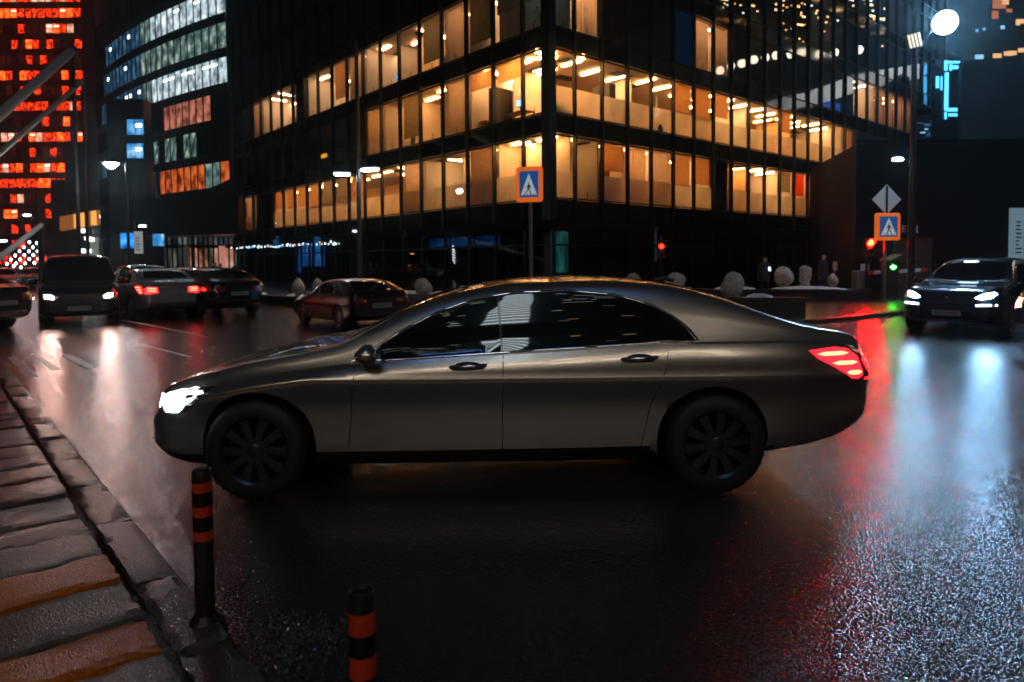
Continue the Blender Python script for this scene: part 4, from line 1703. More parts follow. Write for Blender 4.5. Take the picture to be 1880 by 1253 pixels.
def wheel_parts(r, wd, rim_r, spokes):
    t = MB()
    t.lathe([(rim_r - .005, -wd / 2), (r - .05, -wd / 2 - .004), (r - .012, -wd / 2 + .014), (r, -wd / 2 + .04), (r, wd / 2 - .04), (r - .012, wd / 2 - .014), (r - .05, wd / 2 + .004), (rim_r - .005, wd / 2)], 36, axis='Y')
    for k in range(36):                                   # tread grooves as shallow ribs
        a = 2 * math.pi * k / 36
        t.cbox((math.cos(a) * r, 0, math.sin(a) * r), (.006, wd * .8, .02), 0, ry=-a)
    tyre = t.mesh('tyre', MT['tyre'], 40)
    m = MB()
    y = -wd / 2 + .012
    m.lathe([(rim_r, y + .14), (rim_r - .01, y + .01), (rim_r + .006, y - .006), (rim_r - .012, y - .006), (rim_r - .03, y + .012), (rim_r - .035, y + .14)], 36, axis='Y')
    m.lathe([(0, y - .004), (.03, y - .002), (.066, y + .012), (.07, y + .05)], 20, axis='Y')
    for k in range(spokes):
        a = 2 * math.pi * k / spokes
        c, s = math.cos(a), math.sin(a)
        w0, w1 = .022, .034
        vs = []
        for rr, ww, yy in ((.05, w0, y + .004), (rim_r * .62, w1 * .8, y + .0), (rim_r - .02, w1, y + .012)):
            for sg in (-1, 1):
                vs.append((c * rr - s * ww * sg, yy, s * rr + c * ww * sg))
        for rr, ww, yy in ((.05, w0, y + .05), (rim_r * .62, w1 * .8, y + .045), (rim_r - .02, w1, y + .05)):
            for sg in (-1, 1):
                vs.append((c * rr - s * ww * sg, yy, s * rr + c * ww * sg))
        m.add(vs, [(0, 1, 3, 2), (2, 3, 5, 4), (0, 2, 8, 6), (2, 4, 10, 8), (1, 7, 9, 3), (3, 9, 11, 5)])
    rim = m.mesh('rim', MT['rim'], 35)
    b = MB()
    b.cyl((0, y + .07, 0), (0, y + .1, 0), rim_r * .86, n=28)
    brake = b.mesh('brake_disc', MT['dark_metal'], 35)
    return tyre, rim, brake


WHEELS = {}


def add_wheels(root, P):
    key = (P['wr'], P.get('spokes', 10))
    if key not in WHEELS:
        WHEELS[key] = wheel_parts(P['wr'], P.get('ww', .24), P['wr'] * P.get('rimk', .72), P.get('spokes', 10))
    ty, ri, br = WHEELS[key]
    for a in P['hubs']:
        for s in (-1, 1):
            y = s * (P['W'] - .135)
            mx = Matrix.Translation((a, y, P['hubz'])) @ Matrix.Rotation(0 if s < 0 else math.pi, 4, 'Z') @ Matrix.Rotation(.35 * a, 4, 'Y')
            w = inst('wheel', ty, root, mx)
            inst('rim', ri, w)
            inst('brake_disc', br, w)


def mirror_poly(p):
    return [(-u, v) for u, v in p][::-1]


LAMPS = {
    'head_white': lamp('headlight_glow', (.78, .9, 1), 9),
    'head_blue': lamp('blue_white_headlight', (.32, .64, 1), 190),
    'head_warm': lamp('warm_headlight', (1, .60, .50), 240),
    'drl': lamp('running_light', (.7, .85, 1), 14),
    'tail': lamp('tail_lamp_red', (1, .006, .012), 7),
    'tail_bar': lamp('tail_lamp_bar', (1, .07, .03), 16),
    'tail_off': mat('unlit_tail_lens', (.16, .008, .008), .15, coat=.6),
    'head_off': mat('unlit_lamp_lens', (.25, .26, .27), .08, coat=.8),
    'amber': lamp('amber_lamp', (1, .22, .02), 2.2),
    'orange_white': lamp('orange_white_lamp', (1, .42, .25), 5),
}
PLATE = mat('plate_white', (.24, .24, .235), .35, noise=(30, .1))
PLATE_LIT = mat('plate_in_lamp_light', (.62, .62, .6), .35, noise=(30, .1))


def plate(root, P, side, y=0.0, z=.5, w=.5, lit=False):
    bvh = P['bvh']
    sgn = -6 if side == 'F' else 9
    hit = bvh.ray_cast(Vector((sgn, y, z)), DIRS[side])[0]
    x = hit.x + (-.014 if side == 'F' else .014)
    m = MB()
    m.cbox((x, y, z), (.012, w, .11), 0, bev=.004)
    o = m.build('number_plate', PLATE, root)
    t = MB()
    sx = x + (-.0072 if side == 'F' else .0072)
    q = random.Random(int(z * 100))
    cx = y - w * .42
    for k in range(8):                          # blurred characters, seen as dark strokes
        hh = .055
        for e in range(3):
            yy = cx + e * .016
            t.box(sx - .0006, sx + .0006, yy, yy + .007, z - hh / 2, z + hh / 2 * q.choice((.3, 1, 1)))
        cx += w * (.105 if k != 5 else .13)
    t.build('plate_characters', INK, o)


def mirror_part(root, P, s, paint):
    a, z = P['mirror']
    y = s * P['W']
    m = MB()
    m.cbox((a + .02, y * 1.10, z + .06), (.14, .2, .13), 0, bev=.045)
    m.cbox((a + .03, y * 1.0, z), (.06, .16, .03), 0, bev=.008)
    o = m.build('side_mirror', paint, root, 50)
    g = MB()
    g.cbox((a + .092, y * 1.10, z + .06), (.006, .165, .10), 0, bev=.002)
    g.build('mirror_glass', MT['chrome'], o)


def make_car(name, P, paint, lights, detail=True):
    """root at the ground under the middle of the front axle; the nose points to -x"""
    root = empty(name)
    me = car_body(P).mesh('body', [paint, MT['black']], 32)
    nm = cut_arches(me, P, [paint, MT['black']])
    bm = bmesh.new()
    bm.from_mesh(nm)
    bvh = BVHTree.FromBMesh(bm)
    bm.free()
    P['bvh'] = bvh
    pieces = split_mesh(nm, P['split'])
    inst('body', nm, root)
    for nme, ms in pieces.items():
        for q in ms: inst(nme, q, root)

    def add(nme, poly, side, m_, off=.004, grid=.06, both=False, par=None):
        me_ = patch(bvh, poly, side, off, grid)
        me_.materials.append(m_)
        o = inst(nme, me_, par or root)
        if both:
            p2 = poly if side in 'NP' else mirror_poly(poly)
            me2 = patch(bvh, p2, {'N': 'P', 'P': 'N'}.get(side, side), off, grid)
            me2.materials.append(m_)
            inst(nme, me2, par or root)
        return o
    P['add'] = add
    for nme, poly in P['side_glass']:
        add(nme, poly, 'N', MT['cargl'], .005, .05, True)
    if 'dlo' in P:
        cu, cv = sum(p[0] for p in P['dlo']) / len(P['dlo']), sum(p[1] for p in P['dlo']) / len(P['dlo'])
        add('pillar_cover', [(cu + (u - cu) * .985, cv + (v - cv) * .975) for u, v in P['dlo']], 'N', MT['pillar'], .0025, .05, True)
    for poly in P['screens']:
        add(poly[0], poly[1], poly[2], MT['cargl'], .005, .07)
    # bright trim round the side glass
    for s, sd in ((-1, 'N'), (1, 'P')):
        pts = []
        ol = P['dlo']
        for i in range(len(ol)):
            u0, v0 = ol[i]
            u1, v1 = ol[(i + 1) % len(ol)]
            k = max(1, int(math.hypot(u1 - u0, v1 - v0) / .07))
            for j in range(k):
                u, v = u0 + (u1 - u0) * j / k, v0 + (v1 - v0) * j / k
                h = bvh.ray_cast(Vector((u, s * 3, v)), DIRS[sd])
                if h[0] is not None: pts.append(h[0] + h[1] * (.006 if h[1].y * s > 0 else -.006))
        t = MB()
        t.tube(pts, P.get('trim_r', .011), 6, closed=True)
        t.build('window_trim', P.get('trim', MT['chrome']), root, 60)
    # shut lines
    for ln in P['seams']:
        for s, sd in ((-1, 'N'), (1, 'P')):
            pts = []
            for i in range(len(ln) - 1):
                k = max(1, int(math.hypot(ln[i + 1][0] - ln[i][0], ln[i + 1][1] - ln[i][1]) / .06))
                for j in range(k + (i == len(ln) - 2)):
                    u = ln[i][0] + (ln[i + 1][0] - ln[i][0]) * j / k
                    v = ln[i][1] + (ln[i + 1][1] - ln[i][1]) * j / k
                    h = bvh.ray_cast(Vector((u, s * 3, v)), DIRS[sd])
                    if h[0] is not None: pts.append(h[0])
            if len(pts) > 1:
                t = MB()
                t.tube(pts, .0035, 5)
                t.build('door_seam', MT['black'], root)
    for (a, z) in P.get('handles', []):
        for s in (-1, 1):
            h = bvh.ray_cast(Vector((a, s * 3, z)), DIRS['N' if s < 0 else 'P'])[0]
            m = MB()
            m.tube([(a - .12, h.y - s * .005, z), (a - .1, h.y + s * .03, z + .004), (a, h.y + s * .04, z + .01), (a + .1, h.y + s * .03, z + .012), (a + .12, h.y - s * .005, z + .012)], [.012, .015, .017, .015, .012], 8)
            o = m.build('door_handle', P.get('handle_mat', MT['chrome']), root, 50)
            c = MB()
            c.lathe([(0, 0), (.055, 0)], 16, axis='Y')
            cup = MB()
            vs = [(a + .1 * math.cos(t * .3927), h.y + s * .004, z + .002 + .036 * math.sin(t * .3927)) for t in range(16)]
            cup.add(vs + [(a, h.y + s * .0055, z)], [((t + 1) % 16, t, 16) if s < 0 else (t, (t + 1) % 16, 16) for t in range(16)])
            cup.build('handle_recess', MT['black'], o)
    for s in (-1, 1):
        mirror_part(root, P, s, paint)
    add_wheels(root, P)
    lights(root, P, add)
    return root


# ---------------------------------------------------------------- long saloon
SEDAN = dict(
    top=[(-.86, .59), (-.8, .70), (-.6, .805), (-.3, .89), (0, .955), (.3, 1.005), (.55, 1.06), (.72, 1.15), (.94, 1.27), (1.16, 1.36), (1.47, 1.44), (1.83, 1.487), (2.31, 1.503), (2.71, 1.48), (3.03, 1.43), (3.29, 1.355), (3.56, 1.255), (3.83, 1.165), (4.06, 1.118), (4.24, 1.075), (4.32, .99), (4.37, .86)],
    wid=[(-.86, .50), (-.82, .63), (-.7, .775), (-.5, .868), (-.2, .922), (.3, .945), (1.5, .952), (3.2, .948), (3.7, .93), (4.0, .885), (4.2, .815), (4.33, .72), (4.37, .62)],
    bot=[(-.86, .38), (-.75, .26), (-.5, .205), (0, .2), (3.3, .22), (3.7, .265), (4.1, .34), (4.3, .42), (4.37, .5)],
    belt=[(-.86, .53), (-.6, .69), (-.3, .775), (0, .835), (.5, .90), (.9, .94), (2, .995), (3, 1.04), (3.6, 1.04), (4.0, 1.015), (4.25, .96), (4.37, .80)],
    char=.815, hubs=[0, 3.165], hubz=.345, arch=.395, W=.945, bot_min=.2, wr=.345, spokes=10, mirror=(.78, .95), tumble=.46, lean=.06, under=.105,
    dlo=[(.66, .932), (1.5, .978), (2.3, 1.018), (3.05, 1.062), (3.0, 1.13), (2.9, 1.215), (2.75, 1.30), (2.5, 1.372), (2.17, 1.405), (1.8, 1.395), (1.5, 1.352), (1.24, 1.262), (1.02, 1.152), (.8, 1.02)],
    side_glass=[('front_window', [(.68, .936), (1.2, .964), (1.685, .990), (1.66, 1.375), (1.5, 1.347), (1.24, 1.256), (1.02, 1.145), (.8, 1.012)]),
                ('rear_window', [(1.70, .991), (2.3, 1.022), (2.66, 1.044), (2.66, 1.328), (2.5, 1.366), (2.17, 1.399), (1.8, 1.389), (1.675, 1.376)]),
                ('quarter_window', [(2.685, 1.046), (3.03, 1.066), (2.98, 1.13), (2.88, 1.212), (2.74, 1.296), (2.685, 1.316)])],
    screens=[('windscreen', [(.56, -.45), (.62, -.62), (.72, -.70), (1.38, -.56), (1.45, -.3), (1.47, 0), (1.45, .3), (1.38, .56), (.72, .70), (.62, .62), (.56, .45), (.54, 0)], 'T'),
             ('rear_screen', [(3.04, -.3), (3.06, -.5), (3.62, -.60), (3.70, -.3), (3.73, 0), (3.70, .3), (3.62, .60), (3.06, .5), (3.04, .3), (3.02, 0)], 'T')],
    seams=[[(.70, .9), (.66, .7), (.62, .34)], [(1.70, .98), (1.69, .6), (1.69, .3)], [(2.84, 1.04), (2.80, .85), (2.72, .62), (2.66, .3)]],
    handles=[(1.46, .905), (2.63, .945)],
    split=[('front_door', lambda c: abs(c.y) > .7 and c.y < 0 and .66 < c.x < 1.69 and .33 < c.z < .92 + .045 * (c.x - .6)),
           ('front_door', lambda c: abs(c.y) > .7 and c.y > 0 and .66 < c.x < 1.69 and .33 < c.z < .92 + .045 * (c.x - .6)),
           ('rear_door', lambda c: abs(c.y) > .7 and c.y < 0 and 1.69 < c.x < 2.74 and .33 < c.z < .92 + .045 * (c.x - .6)),
           ('rear_door', lambda c: abs(c.y) > .7 and c.y > 0 and 1.69 < c.x < 2.74 and .33 < c.z < .92 + .045 * (c.x - .6)),
           ('bonnet', lambda c: c.x < .54 and c.x > -.74 and abs(c.y) < .66 and c.z > .70),
           ('boot_lid', lambda c: c.x > 3.80 and abs(c.y) < .66 and c.z > .99)],
)


def sedan_lights(on_head, on_tail, hero=False):
    def fn(root, P, add):
        hl = LAMPS['head_white'] if on_head else LAMPS['head_off']
        poly = [(-.70, .655), (-.66, .715), (-.52, .752), (-.28, .778), (-.34, .735), (-.42, .66), (-.50, .605), (-.62, .60)]
        for side in 'NP':
            o = add('headlight', poly, side, MT['cargl'], .004, .05)
            if on_head:
                cu, cv = -.545, .672
                big = [(cu + (u - cu) * .90, cv + (v - cv) * .86) for u, v in [(-.70, .655), (-.66, .715), (-.52, .752), (-.36, .766), (-.44, .685), (-.52, .606), (-.62, .60)]]
                add('lamp_unit', big, side, hl, .024, .03, par=o)
                for pl in ([(-.46, .735), (-.34, .752), (-.345, .745), (-.47, .726)], [(-.45, .703), (-.40, .712), (-.405, .704), (-.46, .694)]):
                    add('lamp_divider', pl, side, MT['cargl'], .034, .08, par=o)
                for k, pl in enumerate(() and ([(-.675, .665), (-.64, .705), (-.52, .738), (-.33, .762), (-.36, .742), (-.50, .718), (-.62, .685)],
                           [(-.665, .640), (-.61, .678), (-.49, .708), (-.395, .720), (-.42, .685), (-.50, .612), (-.60, .608)])):
                    add('lamp_unit', pl, side, hl, .009, .05, par=o)
            else:
                add('lamp_unit', [(u * .92 - .04, v * .94 + .04) for u, v in poly], side, hl, .007, .06, par=o)
        for s in (1, -1):
            pl = [(.50, .60), (.66, .60), (.70, .70), (.52, .68)]
            add('headlight', pl if s > 0 else mirror_poly(pl), 'F', hl, .004, .06)
        add('grille', [(-.36, .42), (.36, .42), (.34, .60), (.28, .66), (-.28, .66), (-.34, .60)], 'F', MT['dark_metal'], .006, .08)
        for z in (.47, .53, .59):
            add('grille_bar', [(-.33, z), (.33, z), (.33, z + .014), (-.33, z + .014)], 'F', MT['chrome'], .013, .2)
        plate(root, P, 'F', 0, .34, .52)
        plate(root, P, 'B', 0, .72, .52)
        tm, tb = (LAMPS['tail'], LAMPS['tail_bar']) if on_tail else (LAMPS['tail_off'], LAMPS['tail_off'])
        tl = [(3.82, .985), (4.02, 1.0), (4.12, .985), (4.20, .93), (4.24, .80), (4.20, .775), (4.14, .785), (4.02, .86), (3.88, .93)]
        for side in 'NP':
            o = add('tail_light', tl, side, tm, .005, .05)
            for bp in ([(3.87, .957), (3.93, .970), (4.07, .970), (4.12, .957), (4.07, .945), (3.92, .944)], [(3.98, .895), (4.04, .907), (4.16, .903), (4.19, .890), (4.14, .878), (4.02, .880)], [(4.09, .826), (4.13, .836), (4.20, .833), (4.225, .821), (4.19, .809), (4.12, .812)]):
                add('light_bar', bp, side, tb, .011, .06, par=o)
        for s in (1, -1):
            pl = [(.40, .80), (.74, .76), (.76, .90), (.66, .96), (.42, .95)]
            o = add('tail_light', pl if s > 0 else mirror_poly(pl), 'B', tm, .005, .06)
            for z in (.83, .875, .92):
                bl = [(.45, z), (.68, z), (.68, z + .017), (.45, z + .017)]
                add('light_bar', bl if s > 0 else mirror_poly(bl), 'B', tb, .011, .08, par=o)
        for sd in 'NP':
            add('sill_trim', [(.46, .255), (2.76, .268), (2.76, .283), (.46, .270)], sd, MT['dark_metal'], .004, .12)
        add('rear_bumper_trim', [(-.6, .5), (.6, .5), (.6, .52), (-.6, .52)], 'B', MT['chrome'], .006, .1)
        if hero:
            a = MB()
            a.tube([(2.95, 0, 1.45), (3.02, 0, 1.475), (3.1, 0, 1.45)], [.03, .022, .012], 8)
            a.build('roof_aerial', MT['black'], root, 60)
    return fn


# ---------------------------------------------------------------- low three-door coupe
COUPE = dict(
    top=[(-.78, .52), (-.72, .62), (-.4, .71), (0, .77), (.4, .83), (.58, .88), (.8, 1.02), (1.02, 1.14), (1.25, 1.20), (1.6, 1.225), (2.0, 1.215), (2.3, 1.185), (2.6, 1.10), (2.9, .995), (3.05, .945), (3.12, .90), (3.16, .78)],
    wid=[(-.78, .58), (-.72, .70), (-.5, .79), (0, .825), (1.2, .835), (2.4, .83), (2.9, .80), (3.08, .765), (3.16, .72)],
    bot=[(-.78, .32), (-.6, .22), (0, .18), (2.4, .19), (2.8, .25), (3.16, .36)],
    belt=[(-.78, .49), (-.5, .62), (0, .70), (.6, .78), (1.5, .825), (2.5, .855), (3.0, .86), (3.12, .82), (3.16, .74)],
    char=.62, hubs=[0, 2.4], hubz=.29, arch=.335, W=.825, bot_min=.18, wr=.29, ww=.19, rimk=.66, spokes=8, mirror=(.78, .80), tumble=.5, lean=.04, under=.03,
    dlo=[(.70, .805), (1.5, .845), (2.35, .872), (2.25, .99), (2.05, 1.09), (1.7, 1.13), (1.3, 1.12), (1.05, 1.05)],
    side_glass=[('front_window', [(.72, .812), (1.58, .850), (1.56, 1.122), (1.3, 1.112), (1.06, 1.042)]), ('rear_side_window', [(1.63, .853), (2.33, .876), (2.24, .985), (2.04, 1.083), (1.63, 1.122)])],
    screens=[('windscreen', [(.60, -.60), (1.14, -.50), (1.2, 0), (1.14, .50), (.60, .60), (.57, 0)], 'T'), ('tailgate_glass', [(2.34, -.46), (2.98, -.60), (3.0, 0), (2.98, .60), (2.34, .46), (2.31, 0)], 'T')],
    seams=[[(.62, .8), (.58, .6), (.58, .3)], [(1.62, .84), (1.66, .6), (1.62, .3)]],
    handles=[(1.48, .73)], handle_mat=None, trim_r=.008,
    split=[('door', lambda c: abs(c.y) > .55 and c.y < 0 and .6 < c.x < 1.63 and .28 < c.z < .78), ('door', lambda c: abs(c.y) > .55 and c.y > 0 and .6 < c.x < 1.63 and .28 < c.z < .78),
           ('bonnet', lambda c: -.68 < c.x < .55 and abs(c.y) < .6 and c.z > .6)],
)


def coupe_lights(root, P, add):
    for s in (1, -1):
        pl = [(.38, .47), (.64, .47), (.66, .57), (.38, .58)]
        add('headlight', pl if s > 0 else mirror_poly(pl), 'F', LAMPS['head_off'], .004, .07)
        pl = [(.40, .66), (.66, .66), (.66, .79), (.40, .80)]
        add('tail_light', pl if s > 0 else mirror_poly(pl), 'B', LAMPS['tail_off'], .006, .07)
    plate(root, P, 'B', 0, .60, .5)
    add('rear_bumper', [(-.7, .40), (.7, .40), (.7, .52), (-.7, .52)], 'B', MT['black'], .03, .08)
    add('side_moulding', [(-.3, .47), (2.9, .49), (2.9, .53), (-.3, .51)], 'N', MT['black'], .012, .1, True)
    w = MB()
    w.tube([(3.02, -.25, .955), (2.75, .05, 1.065)], .007, 5)
    w.build('rear_wiper', MT['black'], root)


# ---------------------------------------------------------------- sport utility car
SUV = dict(
    top=[(-.86, .72), (-.8, .86), (-.6, .96), (-.2, 1.03), (.2, 1.07), (.5, 1.11), (.7, 1.21), (1.0, 1.40), (1.3, 1.54), (1.6, 1.605), (2.1, 1.625), (2.6, 1.60), (3.0, 1.53), (3.3, 1.40), (3.55, 1.22), (3.66, 1.08), (3.72, .9)],
    wid=[(-.86, .62), (-.82, .74), (-.7, .84), (-.4, .925), (0, .955), (1.5, .955), (2.9, .965), (3.3, .93), (3.55, .87), (3.72, .74)],
    bot=[(-.86, .42), (-.7, .28), (0, .24), (2.9, .25), (3.4, .34), (3.72, .46)],
    belt=[(-.86, .66), (-.6, .85), (0, .955), (.6, 1.02), (1.5, 1.06), (2.6, 1.10), (3.2, 1.10), (3.6, 1.02), (3.72, .85)],
    char=.80, hubs=[0, 2.81], hubz=.37, arch=.425, W=.955, bot_min=.24, wr=.37, ww=.27, spokes=10, mirror=(.74, 1.04), tumble=.5, lean=.05, under=.04,
    dlo=[(.72, 1.055), (1.6, 1.09), (2.7, 1.135), (2.6, 1.26), (2.3, 1.42), (1.8, 1.475), (1.4, 1.43), (1.05, 1.27)],
    side_glass=[('front_window', [(.74, 1.062), (1.6, 1.096), (1.6, 1.455), (1.4, 1.42), (1.05, 1.26)]), ('rear_window', [(1.66, 1.10), (2.66, 1.14), (2.58, 1.25), (2.29, 1.41), (1.8, 1.467), (1.66, 1.46)])],
    screens=[('windscreen', [(.56, -.45), (.66, -.68), (1.24, -.58), (1.34, 0), (1.24, .58), (.66, .68), (.56, .45), (.52, 0)], 'T'), ('rear_screen', [(3.02, -.5), (3.5, -.6), (3.5, .6), (3.02, .5)], 'T')],
    seams=[[(.64, 1.0), (.60, .8), (.60, .4)], [(1.64, 1.08), (1.62, .8), (1.62, .38)], [(2.62, 1.1), (2.54, .8), (2.36, .4)]],
    handles=[(1.42, .98), (2.38, 1.01)],
    split=[('front_door', lambda c: abs(c.y) > .7 and c.y > 0 and .62 < c.x < 1.63 and .36 < c.z < 1.02), ('rear_door', lambda c: abs(c.y) > .7 and c.y > 0 and 1.63 < c.x < 2.4 and .36 < c.z < 1.02),
           ('bonnet', lambda c: -.6 < c.x < .52 and abs(c.y) < .62 and c.z > .90)],
)


def suv_lights(root, P, add):
    for s in (1, -1):
        pl = [(.46, .79), (.58, .76), (.76, .79), (.82, .87), (.78, .92), (.62, .885)]
        o = add('headlight', pl if s > 0 else mirror_poly(pl), 'F', LAMPS['head_off'], .006, .06)
        pl = [(.50, .792), (.60, .772), (.76, .80), (.805, .87), (.77, .905), (.63, .873)]
        add('lamp_unit', pl if s > 0 else mirror_poly(pl), 'F', LAMPS['head_blue'], .012, .06, par=o)
        pl = [(.52, .63), (.83, .645), (.83, .675), (.52, .665)]
        add('running_light', pl if s > 0 else mirror_poly(pl), 'F', LAMPS['drl'], .01, .07)
        pl = [(.5, .45), (.8, .48), (.8, .6), (.5, .6)]
        add('air_intake', pl if s > 0 else mirror_poly(pl), 'F', MT['black'], .004, .1)
    add('grille', [(-.4, .52), (.4, .52), (.42, .70), (-.42, .70)], 'F', MT['black'], .006, .08)
    plate(root, P, 'F', 0, .475, .52)
    b = MB()
    b.lathe([(0, -.012), (.03, -.01), (.034, 0)], 14)
    o = b.build('bonnet_emblem', MT['chrome'], root)
    h = P['bvh'].ray_cast(Vector((-6, 0, .79)), DIRS['F'])[0]
    o.location = (h.x - .004, 0, .79)
    o.rotation_euler = (0, R(90), 0)


# ---------------------------------------------------------------- passenger van
VAN = dict(
    top=[(-.90, .74), (-.86, .90), (-.7, 1.02), (-.4, 1.11), (-.12, 1.17), (.05, 1.30), (.35, 1.60), (.6, 1.80), (.85, 1.895), (1.2, 1.925), (2.4, 1.93), (3.6, 1.90), (4.0, 1.86), (4.13, 1.7), (4.17, 1.3)],
    wid=[(-.90, .66), (-.86, .78), (-.72, .88), (-.4, .945), (0, .965), (2, .97), (3.6, .965), (4.0, .93), (4.13, .88), (4.17, .80)],
    bot=[(-.90, .36), (-.75, .24), (0, .22), (3.3, .22), (3.9, .30), (4.17, .40)],
    belt=[(-.90, .68), (-.6, .88), (-.1, 1.0), (.5, 1.08), (2, 1.10), (3.8, 1.10), (4.1, 1.09), (4.17, 1.0)],
    char=.84, hubs=[0, 3.2], hubz=.345, arch=.395, W=.96, bot_min=.22, wr=.345, spokes=10, mirror=(.12, 1.12), tumble=.2, lean=.03, under=.02,
    dlo=[(.18, 1.10), (1.3, 1.13), (1.3, 1.66), (.78, 1.66), (.5, 1.46)],
    side_glass=[('front_window', [(.2, 1.11), (1.28, 1.14), (1.28, 1.65), (.79, 1.65), (.52, 1.45)]), ('sliding_door_window', [(1.4, 1.14), (2.55, 1.14), (2.55, 1.66), (1.4, 1.66)]), ('rear_side_window', [(2.68, 1.14), (3.9, 1.14), (3.85, 1.64), (2.68, 1.66)])],
    screens=[('windscreen', [(-.06, -.55), (.02, -.76), (.66, -.70), (.76, 0), (.66, .70), (.02, .76), (-.06, .55), (-.09, 0)], 'T')],
    seams=[[(.16, 1.05), (.14, .7), (.3, .3)], [(1.34, 1.7), (1.34, .3)], [(2.62, 1.7), (2.62, .3)]],
    handles=[(1.2, .98), (1.5, .98)],
    split=[('front_door', lambda c: c.y < -.7 and .2 < c.x < 1.34 and .34 < c.z < 1.07), ('front_door', lambda c: c.y > .7 and .2 < c.x < 1.34 and .34 < c.z < 1.07),
           ('sliding_door', lambda c: c.y > .7 and 1.34 < c.x < 2.6 and .34 < c.z < 1.07), ('bonnet', lambda c: -.74 < c.x < -.12 and abs(c.y) < .68 and c.z > .92)],
)


def van_lights(root, P, add):
    for s in (1, -1):
        pl = [(.52, .70), (.80, .72), (.84, .88), (.70, .88), (.52, .80)]
        o = add('headlight', pl if s > 0 else mirror_poly(pl), 'F', LAMPS['head_off'], .005, .06)
        pl = [(.58, .73), (.74, .74), (.77, .83), (.68, .84), (.58, .79)]
        add('lamp_unit', pl if s > 0 else mirror_poly(pl), 'F', LAMPS['head_warm'], .011, .06, par=o)
        pl = [(.50, .38), (.76, .40), (.76, .52), (.50, .52)]
        add('air_intake', pl if s > 0 else mirror_poly(pl), 'F', MT['black'], .004, .1)
    add('grille', [(-.44, .62), (.44, .62), (.48, .84), (-.48, .84)], 'F', MT['black'], .006, .08)
    for z in (.68, .74, .80):
        add('grille_bar', [(-.42, z), (.42, z), (.42, z + .02), (-.42, z + .02)], 'F', MT['dark_metal'], .014, .2)
    plate(root, P, 'F', 0, .46, .52)


for P_ in (COUPE,):
    P_['handle_mat'] = MT['black']
    P_['trim'] = MT['black']
MT['blue_chrome'] = MT['chrome']
PAINT = {
    'champagne': mat('champagne_metallic_paint', (.58, .525, .47), .25, .9, coat=.9),
    'silver': mat('silver_metallic_paint', (.45, .45, .46), .28, .8, coat=.9),
    'black': mat('black_paint', (.008, .009, .010), .2, coat=1.0),
    'maroon': mat('dark_red_brown_paint', (.012, .004, .004), .3, coat=.7),
    'navy': mat('dark_blue_paint', (.012, .018, .026), .2, coat=1.0),
    'grey': mat('grey_paint', (.07, .075, .08), .25, coat=1.0),
}


def place(root, x, y, heading):
    """front axle at x, y; the nose points along the heading (radians, from +X)"""
    root.location = (x, y, 0)
    root.rotation_euler = (0, 0, heading - math.pi)


YAW = .0188
hero = make_car('sedan', SEDAN, PAINT['champagne'], sedan_lights(True, True, True))
place(hero, -1.78, 5.51, math.pi + YAW)
tag(hero, 'large champagne silver saloon crossing the junction in the foreground, white headlights on', 'car')

silver = make_car('sedan', dict(SEDAN), PAINT['silver'], sedan_lights(False, True))
tag(silver, 'silver saloon seen from behind with red tail lights, beside the black van', 'car', 'cars driving on the street')


def repaint(root, paint, lights=None):
    for o in [root] + list(root.children_recursive):
        if o.type == 'MESH' and o.data.materials and o.data.materials[0] in (PAINT['silver'],):
            o.data = o.data.copy()
            o.data.materials[0] = paint
        kind = o.name.split('.')[0]
        if lights and kind in ('tail_light', 'light_bar'):
            o.data = o.data.copy()
            o.data.materials[0] = LAMPS[lights]
        if kind in ('lamp_unit', 'running_light'):
            o.data = o.data.copy()
            o.data.materials[0] = LAMPS['head_off']


def put_car(src, x, y, heading, label, group, paint=None, lights='tail_off'):
    c = copy_tree(src)
    place(c, x, y, heading)
    tag(c, label, 'car', group)
    repaint(c, PAINT[paint] if paint else PAINT['silver'], lights)
    return c


HD = math.atan2(DL.y, DL.x)


def by_rear(p, heading, back, lat=0.0):
    """front axle spot from the middle of the rear bumper"""
    h = Vector((math.cos(heading), math.sin(heading), 0))
    return p + h * back


hs = R(131)
q = by_rear(at(320, 592, 20.0), hs, 4.37)
place(silver, q.x, q.y, hs)
coupe = make_car('hatchback_coupe', COUPE, PAINT['maroon'], coupe_lights)
hc = HD - R(3)
q = by_rear(ground(702, 607), hc, 3.16)
place(coupe, q.x, q.y, hc)
tag(coupe, 'old dark red brown hatchback coupe parked by the kerb, rear glass misted', 'car', 'cars parked along the street')
suv = make_car('suv', SUV, PAINT['navy'], suv_lights)
hs_ = R(222)
h = Vector((math.cos(hs_), math.sin(hs_), 0))
q = at(1737, 596, 14.1) - h * .86
place(suv, q.x, q.y, hs_)
tag(suv, 'dark blue sport utility car waiting by the barrier with dazzling blue white headlights', 'car')
van = make_car('van', VAN, PAINT['black'], van_lights)
hv = R(-58)
h = Vector((math.cos(hv), math.sin(hv), 0))
q = at(147, 592, 18.3) - h * .9
place(van, q.x, q.y, hv)
tag(van, 'black passenger van coming down the street with warm headlights on', 'van')

